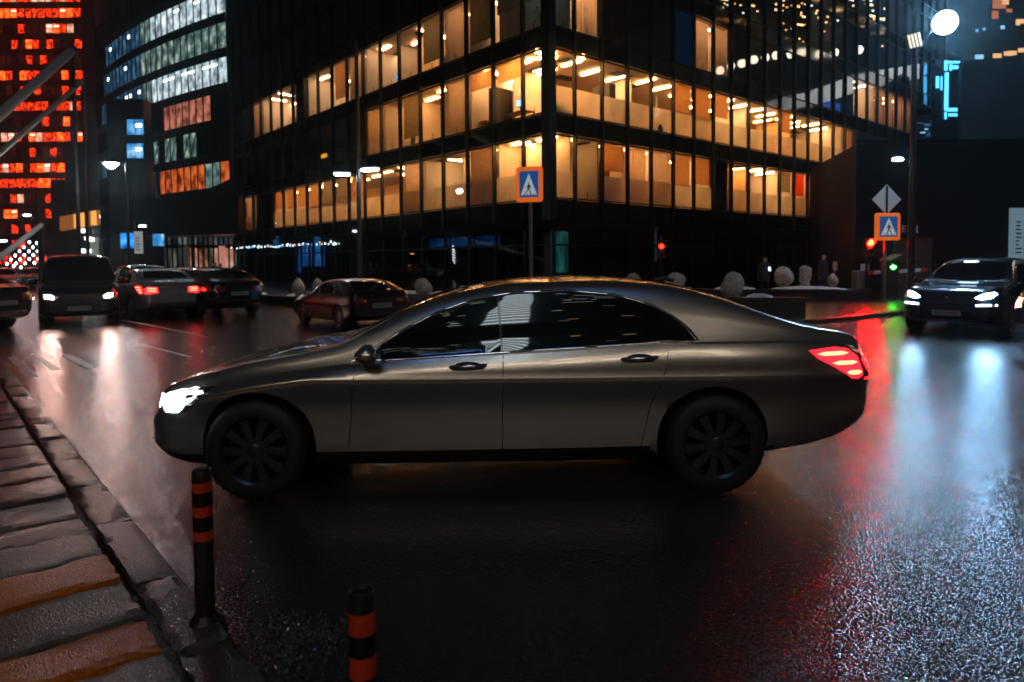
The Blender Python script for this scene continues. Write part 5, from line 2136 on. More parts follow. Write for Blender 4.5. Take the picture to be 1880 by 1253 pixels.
q = by_rear(ground(432, 583), HD, 4.3)
put_car(silver, q.x, q.y, HD + .03, 'dark saloon parked between the silver car and the wrapped shrubs', 'cars parked along the street', 'black')
q = at(238, 548, 29.0)
put_car(suv, q.x, q.y, HD, 'dark sport utility car with wet roof behind the gap between van and silver car', 'cars further up the street')
q = at(318, 545, 28.0)
put_car(silver, q.x - 1, q.y + 2, HD, 'grey saloon whose roof shows just above the silver car', 'cars further up the street', 'grey')
q = at(-4, 598, 16.6)
hq = R(164)
q = by_rear(q, hq, 4.05)
put_car(silver, q.x, q.y, hq, 'black saloon cut off at the edge, only its tail and wheel showing beside the van', 'cars driving on the street', 'black')
for i, (px, Y, hd, lb, pt) in enumerate(((8, 44, R(-50), 'pale blue grey saloon among the far cars under the string of bulbs, outermost', 'silver'), (36, 47, R(-52), 'far saloon parked in the middle of the row under the string of bulbs', 'grey'), (62, 50, R(-50), 'far saloon parked nearest the van under the string of bulbs', 'silver'))):
    q = at(px, 540, Y)
    put_car(silver, q.x, q.y, hd, lb, 'far cars under the string of bulbs', pt if pt != 'silver' else None)
q = at(1916, 598, 10.6)
c = put_car(silver, q.x + 4.3 * math.cos(R(-12)), q.y + 4.3 * math.sin(R(-12)) , R(-14), 'black saloon cut off at the edge beside the sport utility car, one orange lamp showing', 'cars driving on the street', 'black', 'orange_white')

# ================================================================== lamps, signs, barrier, planters
def street_lamp(base, h, heads, label, r=.07, glow=None, parts=None):
    root = empty('street_lamp', base)
    tag(root, label, 'street lamp', 'street lamps')
    m = MB()
    m.lathe([(0, 0), (r * 2.2, 0), (r * 2.2, .04), (r * 1.5, .1), (r * 1.35, .9), (r, 1.0), (r * .7, h), (0, h)], 14)
    m.build('pole', MT['dark_metal'], root, 40)
    for (dx, dy, hz, w, mt_) in heads:
        m = MB()
        m.tube([(0, 0, hz - .35), (dx * .3, dy * .3, hz - .05), (dx * .8, dy * .8, hz + .02)], .03, 6)
        m.build('arm', MT['dark_metal'], root, 60)
        m = MB()
        m.cbox((dx, dy, hz + .04), (w, w * .42, .08), 0, rz=math.atan2(dy, dx), bev=.03)
        hd_ = m.build('lamp_head', MT['dark_metal'], root, 40)
        m = MB()
        if mt_ is LEDw: m.lathe([(.26, hz), (.25, hz - .1), (.18, hz - .24), (.001, hz - .3)], 14, (dx, dy, 0))
        m.cbox((dx, dy, hz - .035), (w * .86, w * .36, .085), 0, rz=math.atan2(dy, dx), bev=.04)
        m.build('lens', mt_, hd_)
    return root


LED = lamp('white_street_led', (.86, .97, 1), 70)
LEDw = lamp('bright_street_led', (.95, .98, 1), 260)
p = at(662, 548, 28.5)
hz = at(662, 317, 28.5).z
street_lamp((p.x, p.y, 0), at(658, 75, 28.5).z, [(at(628, 318, 28.5).x - p.x, 0, at(628, 319, 28.5).z, .75, LED), (at(681, 311, 28.5).x - p.x, -.25, at(681, 312, 28.5).z, .85, LED)], 'tall dark post with two white lamp heads before the amber windows', .11)
p = at(238, 520, 40)
street_lamp((p.x, p.y, 0), at(238, 296, 40).z, [(at(208, 300, 40).x - p.x, -.2, at(208, 301, 40).z, .85, LEDw)], 'lamp with one dazzling white head in front of the dark stair tower', .09)
p = at(247, 520, 50.3)
street_lamp((p.x, p.y + .2, 0), at(247, 405, 50).z, [(at(256, 414, 50).x - p.x, -.1, at(256, 414, 50).z, .6, LED)], 'small lamp above the white banner', .07)
p = at(1668.5, 563, 22.6)
lampz = at(1646, 292, 22.6).z
street_lamp((p.x, 22.6, 0), at(1668, 286, 22.6).z, [(at(1645, 292, 22.6).x - p.x, -.1, lampz, .42, LED)], 'slim lamp post with a single low head above the diamond sign', .055)
for px, py, Y, lb in ((57, 395, 70, 'faraway lamp above the string of bulbs'), (12, 442, 60, 'faraway lamp outermost below the lowest strut'), (2, 465, 48, 'reddish faraway lamp by the arcade')):
    p = at(px + 5, 530, Y)
    street_lamp((p.x, Y, 0), at(px, py, Y).z + .1, [(-.35, -.1, at(px, py, Y).z, .7, LED if 'reddish' not in lb else lamp('reddish_lamp', (1, .25, .12), 12))], lb, .07)

# floodlight mast
fm = empty('floodlight_mast', (at(1672, 560, 24.0).x, 24.0, 0))
tag(fm, 'tall mast carrying a dazzling floodlight and a striped lamp panel', 'floodlight')
bx = fm.location
top = at(1668, 84, 24.0)
m = MB()
m.lathe([(0, 0), (.2, 0), (.2, .05), (.13, .1), (.12, 1.5), (.085, top.z), (0, top.z)], 16)
m.build('pole', MT['dark_metal'], fm, 40)
c = at(1677, 76, 24.0) - Vector((bx.x, bx.y, 0))
m = MB()
m.cbox((c.x, c.y, c.z), (.5, .14, .5), 0, ry=R(-14), bev=.02)
pn = m.build('lamp_panel', MT['dark_metal'], fm)
for k in range(4):
    m = MB()
    off = Matrix.Rotation(R(-14), 3, 'Y') @ Vector((-.18 + .12 * k, -.085, 0))
    m.cbox((c.x + off.x, c.y + off.y, c.z + off.z), (.06, .03, .46), 0, ry=R(-14))
    m.build('led_strip', lamp('cream_led_strip', (1, .86, .62), 1.1), pn)
f0 = at(1735, 42, 24.0) - Vector((bx.x, bx.y, 0))
m = MB()
m.tube([(0, 0, top.z - .3), (f0.x * .6, f0.y, f0.z - .2), (f0.x, f0.y + .1, f0.z - .05)], .045, 8)
m.build('arm', MT['dark_metal'], fm, 60)
aim = Vector((-9, -20, -7)).normalized()
m = MB()
m.cyl(Vector(f0) - aim * .35, Vector(f0), .24, .42, n=20)
hd_ = m.build('lamp_housing', MT['dark_metal'], fm, 40)
m = MB()
zz_ = Vector((0, 0, 1)).rotation_difference(aim).to_matrix()
m.lathe([(.38, .01), (.36, .10), (.28, .2), (.14, .26), (.001, .28)], 20)
m.v = [tuple(Vector(f0) + zz_ @ Vector(q)) for q in m.v]
m.build('lens', lamp('floodlight_beam', (.40, .68, 1), 330), hd_)


# ---------------------------------------------------------------- crossing signs
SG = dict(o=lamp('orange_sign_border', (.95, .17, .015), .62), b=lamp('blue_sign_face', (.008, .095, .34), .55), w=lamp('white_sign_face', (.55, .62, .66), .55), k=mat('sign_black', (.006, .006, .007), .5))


def fig_poly(polys, y0, y1):
    m = MB()
    for poly in polys:
        n = len(poly)
        m.add([(x, y1, z) for x, z in poly] + [(x, y0, z) for x, z in poly], [tuple(range(n - 1, -1, -1))[::-1], tuple(range(n, 2 * n))[::-1]] + [(i, (i + 1) % n, n + (i + 1) % n, n + i) for i in range(n)])
    return m


def crossing_sign(base, zc, w, h, yaw, label, pole_r=.045, flip=1, dim=1.0, zp=None):
    root = empty('crossing_sign', base, yaw)
    tag(root, label, 'road sign', 'pedestrian crossing signs')
    m = MB()
    m.lathe([(0, 0), (pole_r * 2, 0), (pole_r * 2, .03), (pole_r, .04), (pole_r, zp or zc + h * .4), (0, zp or zc + h * .4)], 12)
    m.build('pole', MT['steel_grey'], root, 40)
    m = MB()
    m.cbox((0, -.13, zc), (w, .14, h), 0, bev=.05)
    bd = m.build('border', SG['o'], root)
    m = MB()
    m.box(-w * .36, w * .36, -.214, -.2005, zc - h * .37, zc + h * .37)
    fb = m.build('blue_face', SG['b'], root)
    tw, th = w * .31, h * .31
    m = fig_poly([[(-tw, zc - th), (tw, zc - th), (0, zc + th)]], -.222, -.2145)
    m.build('white_triangle', SG['w'], fb)
    s = w * .62
    zb = zc - th

    def q(pts): return [(flip * x * s, zb + z * s) for x, z in pts][::flip]
    head = q([(.0 + .045 * math.cos(t * .785), .70 + .05 * math.sin(t * .785)) for t in range(8)])
    polys = [head, q([(-.06, .36), (.05, .36), (.055, .62), (-.045, .64)]), q([(-.06, .38), (.0, .38), (-.09, .22), (-.17, .06), (-.225, .07), (-.13, .25)]),
             q([(-.01, .38), (.05, .36), (.10, .22), (.17, .05), (.12, .03), (.045, .20)]), q([(.04, .62), (.16, .46), (.13, .43), (.03, .54)]), q([(-.04, .62), (-.03, .54), (-.13, .42), (-.16, .45)])]
    m = fig_poly(polys, -.229, -.2225)
    for k in range(4):
        xx = (-.34 + .2 * k) * s
        m.add([(xx, -.229, zb + .0), (xx + .085 * s, -.229, zb + .0), (xx + .085 * s + .02, -.229, zb + .06 * s), (xx + .02, -.229, zb + .06 * s)], [(0, 1, 2, 3)])
    m.build('walking_figure', SG['k'], fb)
    m = MB()
    m.box(-w * .46, w * .46, -.058, -.03, zc - h * .47, zc + h * .47)
    m.build('case', MT['black'], root)
    m = MB()
    for dz in (-.2, .2):
        m.lathe([(pole_r + .005, zc + dz - .02), (pole_r + .02, zc + dz - .02), (pole_r + .02, zc + dz + .02), (pole_r + .005, zc + dz + .02)], 12)
    m.build('clamp', MT['grey_metal'], root)
    return root


p = at(974, 340, 18.5)
crossing_sign((p.x, 18.5, 0), p.z, .72, .94, R(-14), 'orange bordered crossing sign in front of the corner column of the office building', .05)
p = at(1625, 417, 24.6)
s2 = crossing_sign((p.x, 24.6, 0), p.z, .92, .98, R(4), 'orange bordered crossing sign under a diamond sign next to the red light', .05, -1, 1.0, at(1628, 345, 24.6).z)
pd = at(1629, 367, 24.6)
m = MB()
dzc = pd.z
hw = .54
m.add([(-hw, -.075, dzc), (0, -.075, dzc - hw), (hw, -.075, dzc), (0, -.075, dzc + hw), (-hw, -.06, dzc), (0, -.06, dzc - hw), (hw, -.06, dzc), (0, -.06, dzc + hw)], [(0, 1, 2, 3), (7, 6, 5, 4), (0, 4, 5, 1), (1, 5, 6, 2), (2, 6, 7, 3), (3, 7, 4, 0)])
ds = m.build('diamond_back', mat('pale_sign_back', (.74, .77, .80), .35), s2)
m = MB()
m.cbox((-.0, -.085, dzc), (.07, .018, hw * 1.8))
m.build('bracket', MT['dark_metal'], ds)


# ---------------------------------------------------------------- traffic lights
def traffic_light(base, z, label, col, strength, yaw=0.0, r=.1, lit=0, pole=True):
    root = empty('traffic_light', base, yaw)
    tag(root, label, 'traffic light', 'traffic lights')
    if pole:
        m = MB()
        m.lathe([(0, 0), (.1, 0), (.1, .03), (.05, .05), (.05, z + .3), (0, z + .3)], 10)
        m.build('pole', MT['dark_metal'], root)
    m = MB()
    m.cbox((0, -.16, z - .0), (.3, .2, .62), 0, bev=.03)
    m.build('housing', MT['black'], root)
    for k in range(2):
        zz = z + .15 - .3 * k
        m = MB()
        m.cyl((0, -.262, zz), (0, -.275, zz), r, n=16)
        m.build('lens', lamp('signal_' + label[:5], col, strength) if k == lit else MT['dark_metal'], root)
        m = MB()
        n = 9
        vs = []
        for i in range(n):
            t = math.pi * i / (n - 1)
            vs += [(math.cos(t) * (r + .015), -.261, zz + math.sin(t) * (r + .015)), (math.cos(t) * (r + .015), -.40, zz + math.sin(t) * (r + .015) - .01)]
        m.add(vs, [(2 * i, 2 * i + 2, 2 * i + 3, 2 * i + 1) for i in range(n - 1)])
        m.build('visor', MT['black'], root)
    return root


p = at(1597, 446, 24.9)
traffic_light((p.x, 25.1, 0), p.z - .15, 'red light shining beside the orange bordered sign near the barrier', (1, .0016, .0004), 700, R(-2), .12)
p = at(1214, 453, 27)
traffic_light((p.x, 27, 0), p.z - .15, 'red light standing alone in front of the dark ground floor', (1, .006, .002), 24, R(-10), .09)

# ---------------------------------------------------------------- barrier and ticket kiosk
r_ = empty('barrier', (0, 0, 0))
tag(r_, 'red and white barrier arm lowered across the garage entrance', 'barrier')
a, b_ = at(1569, 552, 26.6), at(1592, 497, 26.6)
m = MB()
m.cbox(((a.x + b_.x) / 2, 26.7, b_.z / 2), (b_.x - a.x, .4, b_.z), 0, bev=.03)
m.build('cabinet', mat('grey_cabinet', (.16, .18, .20), .5), r_)
ends = [(1586, 502), (1604, 501), (1616, 500), (1650, 499), (1674, 497), (1690, 496), (1702, 495)]
cols = ['r', 'w', 'r', 'w', 'w', 'r']
RW = dict(r=mat('barrier_red', (.6, .05, .03), .4), w=mat('barrier_white', (.75, .75, .74), .4))
for i in range(6):
    a, b_ = at(*ends[i], 26.4), at(*ends[i + 1], 26.4)
    m = MB()
    m.cbox(((a.x + b_.x) / 2, 26.4, (a.z + b_.z) / 2), (b_.x - a.x - .004, .06, .13), 0, ry=-math.atan2(b_.z - a.z, b_.x - a.x), bev=.01)
    m.build('boom_section', RW[cols[i]], r_)
m = MB()
a = at(1586, 548, 26.4)
m.box(a.x, a.x + .05, 26.3, 26.36, 0, at(1586, 503, 26.4).z)
m.build('edge_strip', MT['grey_metal'], r_)
r_ = empty('parking_notice', (0, 0, 0))
tag(r_, 'small white square notice just above the barrier cabinet', 'sign')
a, b_ = at(1580, 497, 27.2), at(1595, 485, 27.2)
m = MB()
m.cbox(((a.x + b_.x) / 2, 27.2, (a.z + b_.z) / 2), (b_.x - a.x, .03, b_.z - a.z), 0, bev=.008)
m.build('plate', MT['white'], r_)
m = MB()
m.cyl(((a.x + b_.x) / 2, 27.24, 0), ((a.x + b_.x) / 2, 27.24, b_.z - .05), .025, n=8)
m.build('post', MT['dark_metal'], r_)
r_ = empty('ticket_kiosk', (0, 0, 0))
tag(r_, 'dark narrow kiosk with slanted cap and green arrow light behind the barrier', 'kiosk')
KY = 26.0
a, b_ = at(1629, 553, KY), at(1652, 478, KY)
m = MB()
m.cbox(((a.x + b_.x) / 2, KY + .25, b_.z / 2), (b_.x - a.x, .5, b_.z), 0, bev=.02)
m.build('body', mat('kiosk_body', (.03, .035, .04), .4), r_)
m = MB()
m.cbox(((a.x + b_.x) / 2, KY + .2, b_.z + .1), (b_.x - a.x + .1, .66, .06), 0, ry=R(-22), bev=.015)
m.build('cap', MT['grey_metal'], r_)
p = at(1640, 491, KY)
GL = lamp('green_arrow', (.03, 1, .05), 110)
m = MB()
m.cyl((p.x, KY - .001, p.z), (p.x, KY - .02, p.z), .17, n=20)
lm = m.build('lamp_disc', mat('lamp_back', (.01, .03, .01), .3), r_)
m = fig_poly([[(p.x - .03, p.z - .09), (p.x + .10, p.z), (p.x - .03, p.z + .09)], [(p.x - .10, p.z - .03), (p.x - .031, p.z - .03), (p.x - .031, p.z + .03), (p.x - .10, p.z + .03)]], KY - .03, KY - .0201)
m.build('arrow', GL, lm)

# ---------------------------------------------------------------- planters with wrapped shrubs
pr = random.Random(31)


def planter(p0, p1, w, h, label, snow_at=()):
    d = Vector((p1[0] - p0[0], p1[1] - p0[1], 0))
    L = d.length
    root = empty('planter', (p0[0], p0[1], 0), math.atan2(d.y, d.x))
    tag(root, label, 'planter', 'long black planters')
    n = max(1, int(L / 1.2))
    for k in range(n):
        xa, xb = L * k / n, L * (k + 1) / n
        m = MB()
        m.cbox(((xa + xb) / 2, .05, h / 2 - .04), (xb - xa - .012, .1, h - .08), 0, bev=.008)
        m.build('facing_slab', MT['granite'], root)
        m = MB()
        m.cbox(((xa + xb) / 2, .1, h - .035), (xb - xa - .008, .28, .07), 0, bev=.012)
        m.build('coping_stone', MT['granite'], root)
    m = MB()
    m.box(0, L, .11, w, 0, h - .1)
    m.build('soil', mat('frozen_soil', (.03, .022, .016), .9, bump=(20, .05)), root)
    m = MB()
    m.box(L - .1, L, .11, w, 0, h - .02)
    m.box(0, .1, .11, w, 0, h - .02)
    m.box(.1, L - .1, w + .001, w + .1, 0, h - .02)
    m.build('back_wall', MT['granite'], root)
    for (s, ln, wd) in snow_at:
        m = MB()
        q = random.Random(int(s * 100) + int(L * 10))
        nx, ny = 14, 6
        vs = []
        for j in range(ny + 1):
            for i in range(nx + 1):
                e = math.sin(math.pi * i / nx) * math.sin(math.pi * j / ny)
                vs.append((s + ln * (i / nx - .5) + q.uniform(-.03, .03), .08 + wd * j / ny + q.uniform(-.02, .02), h - .012 + (.09 * e ** .5 + q.uniform(0, .03) * (e > .01) if e > 0 else -.01)))
        m.add(vs, [(j * (nx + 1) + i, j * (nx + 1) + i + 1, (j + 1) * (nx + 1) + i + 1, (j + 1) * (nx + 1) + i) for j in range(ny) for i in range(nx)])
        m.build('snow', MT['snow'], root, 60)
    return root


def wrapped_shrub(px, py_base, py_top, w_px, Y, label, kind='ball', seed=1):
    b0, t0 = at(px, py_base, Y), at(px, py_top, Y)
    h = t0.z - b0.z
    r = w_px / 2 * Y / FPX
    root = empty('wrapped_shrub', (b0.x, Y, b0.z))
    tag(root, label, 'shrub', 'shrubs wrapped for winter')
    q = random.Random(seed)
    n, k = 26, 14
    ph = [q.random() * 6.28 for _ in range(6)]
    vs, fs = [], []
    for j in range(k + 1):
        t = j / k
        if kind == 'ball': prof = .26 + .74 * math.sin(math.pi * min(1, (t * .95 + .05))) ** .7 if t < .98 else .2
        elif kind == 'column': prof = (.72 + .28 * math.sin(math.pi * t)) * (1 if t < .94 else .6) * (1 + .06 * math.sin(t * 26))
        else: prof = math.sin(math.pi * min(1, t * .93 + .07)) ** .7
        if t == 1: prof = .04
        for i in range(n):
            a = 2 * math.pi * i / n
            fold = 1 + .09 * math.sin(a * 5 + ph[0] + t * 2) + .06 * math.sin(a * 9 + ph[1] - t * 3) + .10 * math.sin(t * 5 + ph[4] + a) + .05 * math.sin(a * 2 + ph[2] + t * 5)
            rr = r * prof * fold
            vs.append((rr * math.cos(a), rr * math.sin(a), h * t * (1 + .03 * math.sin(a * 3 + ph[3]))))
    for j in range(k):
        for i in range(n):
            i2 = (i + 1) % n
            fs.append((j * n + i, j * n + i2, (j + 1) * n + i2, (j + 1) * n + i))
    m = MB()
    m.add(vs, fs)
    m.build('burlap', MT['burlap'], root, 60)
    m = MB()
    rr = r * (.58 if kind == 'ball' else .8)
    m.tube([(rr * math.cos(2 * math.pi * i / 20), rr * math.sin(2 * math.pi * i / 20), h * (.10 if kind == 'ball' else .4)) for i in range(20)], .018, 5, closed=True)
    m.build('twine', mat('twine', (.12, .09, .05), .9), root)
    m = MB()
    m.lathe([(r * .3, -.12), (r * .28, .04), (0, .04)], 10)
    m.build('stem', mat('bark', (.04, .03, .02), .9), root)
    return root


g0 = ground(1480, 588)
planter((g0.x - 6.4, g0.y + 1.4), (g0.x, g0.y), 1.1, at(1480, 547, g0.y).z, 'nearest long black planter, its end just behind the boot of the saloon', ((3.6, 1.5, .5), (5.4, .7, .3)))
g1 = ground(1598, 557)
h1 = at(1598, 531, g1.y).z
planter((g1.x - 7.6, g1.y + 1.0), (g1.x, g1.y), 1.3, h1, 'long black planter with the round wrapped shrub and the column shaped one', ((3.0, 1.5, .7), (5.6, 2.4, .8), (1.0, 1.0, .4)))
gl = at(738, 566, 21.5)
planter((gl.x - 1.4, gl.y + 1.9), (gl.x + 3.0, gl.y - .6), .9, at(760, 543, 21.5).z, 'black planter behind the parked coupe with a snowy top', ((1.4, 1.2, .5), (2.9, 1.1, .4)))
g3, g4 = at(395, 560, 30), at(590, 566, 25)
planter((g3.x, 30.5), (g4.x, 25), 1.0, at(560, 545, 26).z, 'long low planter in front of the blue lit shop window', ((7.4, .9, .4), (6.0, 1.0, .4), (3, .8, .4)))
gm_ = at(1240, 560, 25)
planter((gm_.x - 4, 26.6), (gm_.x + 1.2, 25), 1.0, at(1240, 531, 25).z, 'black planter mostly hidden behind the roof of the saloon', ((3.9, 1.0, .5),))

wrapped_shrub(1345, 546, 500, 40, 18.4, 'bulky wrapped shrub with flat top on the nearest planter', 'ball', 3)
wrapped_shrub(1438, 526, 490, 33, 26.0, 'round ball shaped wrapped shrub in the middle of the long planter', 'ball', 4)
wrapped_shrub(1478, 524, 488, 20, 25.8, 'upright column shaped wrapped shrub next to the round one', 'column', 5)
wrapped_shrub(1529, 527, 503, 18, 25.8, 'small egg shaped wrapped shrub below a little sign', 'egg', 6)
wrapped_shrub(1240, 534, 501, 36, 25.2, 'wrapped shrub half hidden behind the rear of the saloon roof', 'ball', 7)
wrapped_shrub(1163, 524, 502, 24, 27.5, 'wrapped shrub of which only the top shows over the saloon roof', 'ball', 12)
wrapped_shrub(777, 545, 511, 31, 22.6, 'slumped pale wrapped shrub beside the parked coupe', 'ball', 8)
wrapped_shrub(548, 543, 511, 22, 26.2, 'wrapped shrub under a red lamp, first beyond the coupe', 'egg', 9)
wrapped_shrub(583, 543, 511, 20, 25.6, 'wrapped shrub partly covered by the windscreen of the coupe', 'egg', 10)
wrapped_shrub(440, 541, 508, 22, 29.4, 'dark wrapped shrub beside the parked black saloon', 'egg', 11)
# little plant sign on a stick
r_ = empty('plant_sign', (at(1528, 527, 25.4).x, 25.2, at(1528, 527, 25.4).z))
tag(r_, 'little upright sign on a stick above the egg shaped shrub', 'sign')
a, b_ = at(1524, 497, 25.2), at(1532, 481, 25.2)
bz = r_.location.z
m = MB()
m.cbox((0, 0, (a.z + b_.z) / 2 - bz), (b_.x - a.x, .03, b_.z - a.z), 0, bev=.006)
m.build('plate', mat('sign_ochre', (.4, .26, .18), .5), r_)
m = MB()
m.cyl((0, .02, -.1), (0, .02, a.z - bz), .014, n=6)
m.build('stick', MT['grey_metal'], r_)



# ================================================================== people
SKIN = mat('skin', (.45, .28, .2), .5)
HAIR = mat('dark_hair', (.02, .015, .012), .6)


def person(loc, heading, label, coat, trousers, phone=False, stride=.0, h=1.74):
    root = empty('person', loc, heading)
    tag(root, label, 'person', 'people by the shops' if not phone else None)
    k = h / 1.74
    arm = (.12, -.34, 1.12) if phone else (.27, .03, .86)
    V = [(0, 0, .95, .15, .11), (0, 0, 1.12, .15, .105), (0, 0, 1.32, .18, .12), (0, .01, 1.45, .10, .08), (0, 0, 1.52, .055, .055), (0, -.02, 1.62, .082, .10), (0, -.01, 1.70, .07, .085),
         (.09, 0, .88, .095, .095), (.10, -.05 - stride * .5, .5, .07, .07), (.10, .02 - stride, .09, .048, .05), (.11, -.13 - stride, .035, .04, .035),
         (-.09, 0, .88, .095, .095), (-.10, .0 + stride * .4, .5, .07, .07), (-.10, .05 + stride, .09, .048, .05), (-.11, -.10 + stride, .035, .04, .035),
         (.19, .01, 1.40, .062, .06), (.25, .03, 1.12, .052, .05), (*arm, .04, .04), (arm[0] - .01, arm[1] - .06, arm[2] - .07 if not phone else arm[2] + .06, .034, .03),
         (-.19, .01, 1.40, .062, .06), (-.25, .03, 1.12, .052, .05), (-.27, .0, .86, .04, .04), (-.265, -.03, .76, .034, .03)]
    Eg = [(0, 1), (1, 2), (2, 3), (3, 4), (4, 5), (5, 6), (0, 7), (7, 8), (8, 9), (9, 10), (0, 11), (11, 12), (12, 13), (13, 14), (2, 15), (15, 16), (16, 17), (17, 18), (2, 19), (19, 20), (20, 21), (21, 22)]
    me = bpy.data.meshes.new('body')
    me.from_pydata([(x * k, y * k, z * k) for x, y, z, *_ in V], Eg, [])
    o = bpy.data.objects.new('body', me)
    COL.objects.link(o)
    sk = o.modifiers.new('s', 'SKIN')
    lay = me.skin_vertices[0].data
    for i, v in enumerate(V):
        lay[i].radius = (v[3] * k, v[4] * k)
    lay[0].use_root = True
    sub = o.modifiers.new('u', 'SUBSURF')
    sub.levels = 2
    sub.render_levels = 2
    bpy.context.view_layer.update()
    nm = bpy.data.meshes.new_from_object(o.evaluated_get(bpy.context.evaluated_depsgraph_get()))
    bpy.data.objects.remove(o)
    nm.materials.clear()
    for q in (coat, trousers, SKIN, HAIR, MT['black']): nm.materials.append(q)
    for p_ in nm.polygons:
        c = p_.center / k
        if c.z > 1.50:
            p_.material_index = 3 if (c.z > 1.655 or c.y > .03) and c.z > 1.56 else 2
        elif c.z < .09: p_.material_index = 4
        elif c.z < .80 and abs(c.x) < .2: p_.material_index = 1
        elif c.z < .80 and c.x < -.2 or (phone and c.y < -.36): p_.material_index = 2
        else: p_.material_index = 0
        p_.use_smooth = True
    b = inst('body', nm, root)
    m = MB()
    m.lathe([(.235 * k, .72 * k), (.215 * k, .95 * k), (.20 * k, 1.1 * k), (.215 * k, 1.3 * k), (.16 * k, 1.44 * k), (.09 * k, 1.5 * k)], 16)
    for i, v in enumerate(m.v): m.v[i] = (v[0], v[1] * .72, v[2])
    m.build('coat', coat, root, 60)
    m = MB()
    for sx in (-.03, .03):
        m.cbox((sx * k, -.105 * k, 1.635 * k), (.016, .012, .008))
    m.cbox((0, -.113 * k, 1.60 * k), (.018, .03, .03), 0, bev=.006)
    m.cbox((0, -.098 * k, 1.565 * k), (.04, .014, .008))
    m.build('face', HAIR, root)
    if phone:
        ph = MB()
        ph.cbox((.10 * k, -.44 * k, 1.22 * k), (.075, .012, .15), 0, rx=R(-25))
        po = ph.build('phone', lamp('phone_screen', (.45, .75, 1), 6))
        po.matrix_world = Matrix.Translation(loc) @ Matrix.Rotation(heading, 4, 'Z')
        tag(po, 'small phone with a bright bluish screen held in front of the planters', 'phone')
    return root


COATS = [mat('black_coat', (.012, .012, .013), .8), mat('red_coat', (.5, .02, .02), .7), mat('grey_coat', (.06, .06, .065), .8), mat('dark_trousers', (.012, .012, .016), .8)]
for i, (px, Y, hd_a, lb, ct) in enumerate(((377, 47, .3, 'dark coated person farthest from the corner building in the group by the pink shops', 0), (392, 45, 1.2, 'dark coated person standing next to the one in red', 0), (397, 46.5, -.5, 'person in a red coat among the dark figures by the pink shops', 1), (406, 45.5, 2.4, 'person in grey just beyond the red coated one', 2), (433, 44, .2, 'dark coated person nearest the corner building by the shops', 0))):
    p = at(px, 540, Y)
    person((p.x, Y, 0), hd_a, lb, COATS[ct], COATS[3], False, .1 if i % 2 else .02, 1.70 + .03 * (i % 3))
p = at(1404, 545, 28.2)
person((p.x, 28.2, 0), R(-10), 'person in black holding a glowing phone behind the long planter', COATS[0], COATS[3], True)
p = at(1511, 545, 28.0)
person((p.x, 28.0, 0), R(30), 'tall dark figure standing behind the small wrapped shrub', COATS[0], COATS[3], False, .05, 1.84)


# ================================================================== what the glass and paint mirror: the city behind the camera, with one added block
rz = random.Random(64)
H1 = empty('high_rise', (0, 0, 0))
tag(H1, 'dark high rise with a bright white stair column, mirrored in the saloon windows', 'building')
m = MB()
m.box(-34, 30, -95, -75, 0, 190)
m.build('wall', MT['black_wall'], H1)
LINE = [lamp('cool_window_line', (.8, .97, 1), 4.0), lamp('pale_window_line', (.9, 1, .88), 2.4), lamp('warm_window_line', (1, .6, .35), 1.6)]
WCOL = lamp('white_stair_glow', (.8, .92, 1), 2.0)
WCOL2 = lamp('white_stair_band', (.85, .96, 1), 6.0)
lmesh = {}
for j in range(44):
    z = 14 + j * 3.9
    for k in range(4):
        ww = rz.choice((1.5, 2.5, 4, 6))
        x = rz.uniform(-32, 24 - ww)
        if -7 < x + ww and x < 5: continue
        if x > 12 and rz.random() < .7: continue
        mm = MB()
        mm.box(x, x + ww, -74.99, -74.7, z + rz.uniform(0, 2.5), z + 2.9)
        mm.v = [(a, b, z + .9 + k * .7 + (.32 if c > z + 2.8 else 0)) for a, b, c in mm.v]
        mm.build('lit_window_row', LINE[rz.choice((0, 0, 1, 1, 2))], H1)
    if z < 158:
        mm = MB()
        mm.box(-5.2, 2.8, -74.99, -74.6, z, z + 3.2)
        mm.build('stair_window', WCOL, H1)
        mm = MB()
        mm.box(-5.2, 2.8, -74.59, -74.5, z + .4, z + 1.1)
        mm.build('landing_light', WCOL2, H1)
mm = MB()
for k in range(12):
    mm.box(-33 + k * 5.2, -33 + k * 5.2 + 4.7, -74.99, -74.8, 172, 188)
mm.build('blue_crown', lamp('blue_crown_light', (.06, .30, 1), 6), H1)
mm = MB()
mm.box(-5.4, 3.0, -74.79, -74.5, 164, 168)
mm.build('red_crown', lamp('red_crown_sign', (1, .12, .06), 4), H1)
H2 = empty('added_frontage', (0, 0, 0))  # added block out of view, its windows placed to light the saloon side
tag(H2, 'added unseen frontage behind the viewer whose warm panes light the saloon side', 'building')
m = MB()
m.box(-40, 42, -34, -26, 0, 27)
m.build('wall', MT['black_wall'], H2)
WARM = lamp('warm_fill_pane', (1, .86, .70), 5.6)
WARM2 = lamp('dim_fill_pane', (.8, .75, .62), .35)
wm = MB()
wm.box(-1.1, 1.1, -.15, 0, 0, 2.3)
wmesh = [wm.mesh('lit_pane', WARM), wm.mesh('lit_pane', WARM2)]
for j in range(3):
    for i in range(9, 21):
        if rz.random() < (.22 if j else .5): continue
        inst('lit_pane', wmesh[0 if rz.random() < .6 else 1], H2, Matrix.Translation((-38.5 + i * 2.65, -25.99, 15.0 + j * 3.6)))

# city mirrored by the long glass front: a lit covered footbridge and a tower with many small windows
NA = Vector((DR.y, -DR.x, 0)).normalized()


def mirrored(px, py, Y):
    v = at(px, py, Y)
    d = (v - Vector((CN.x, CN.y, 0))).dot(NA)
    return v - NA * (2 * d)


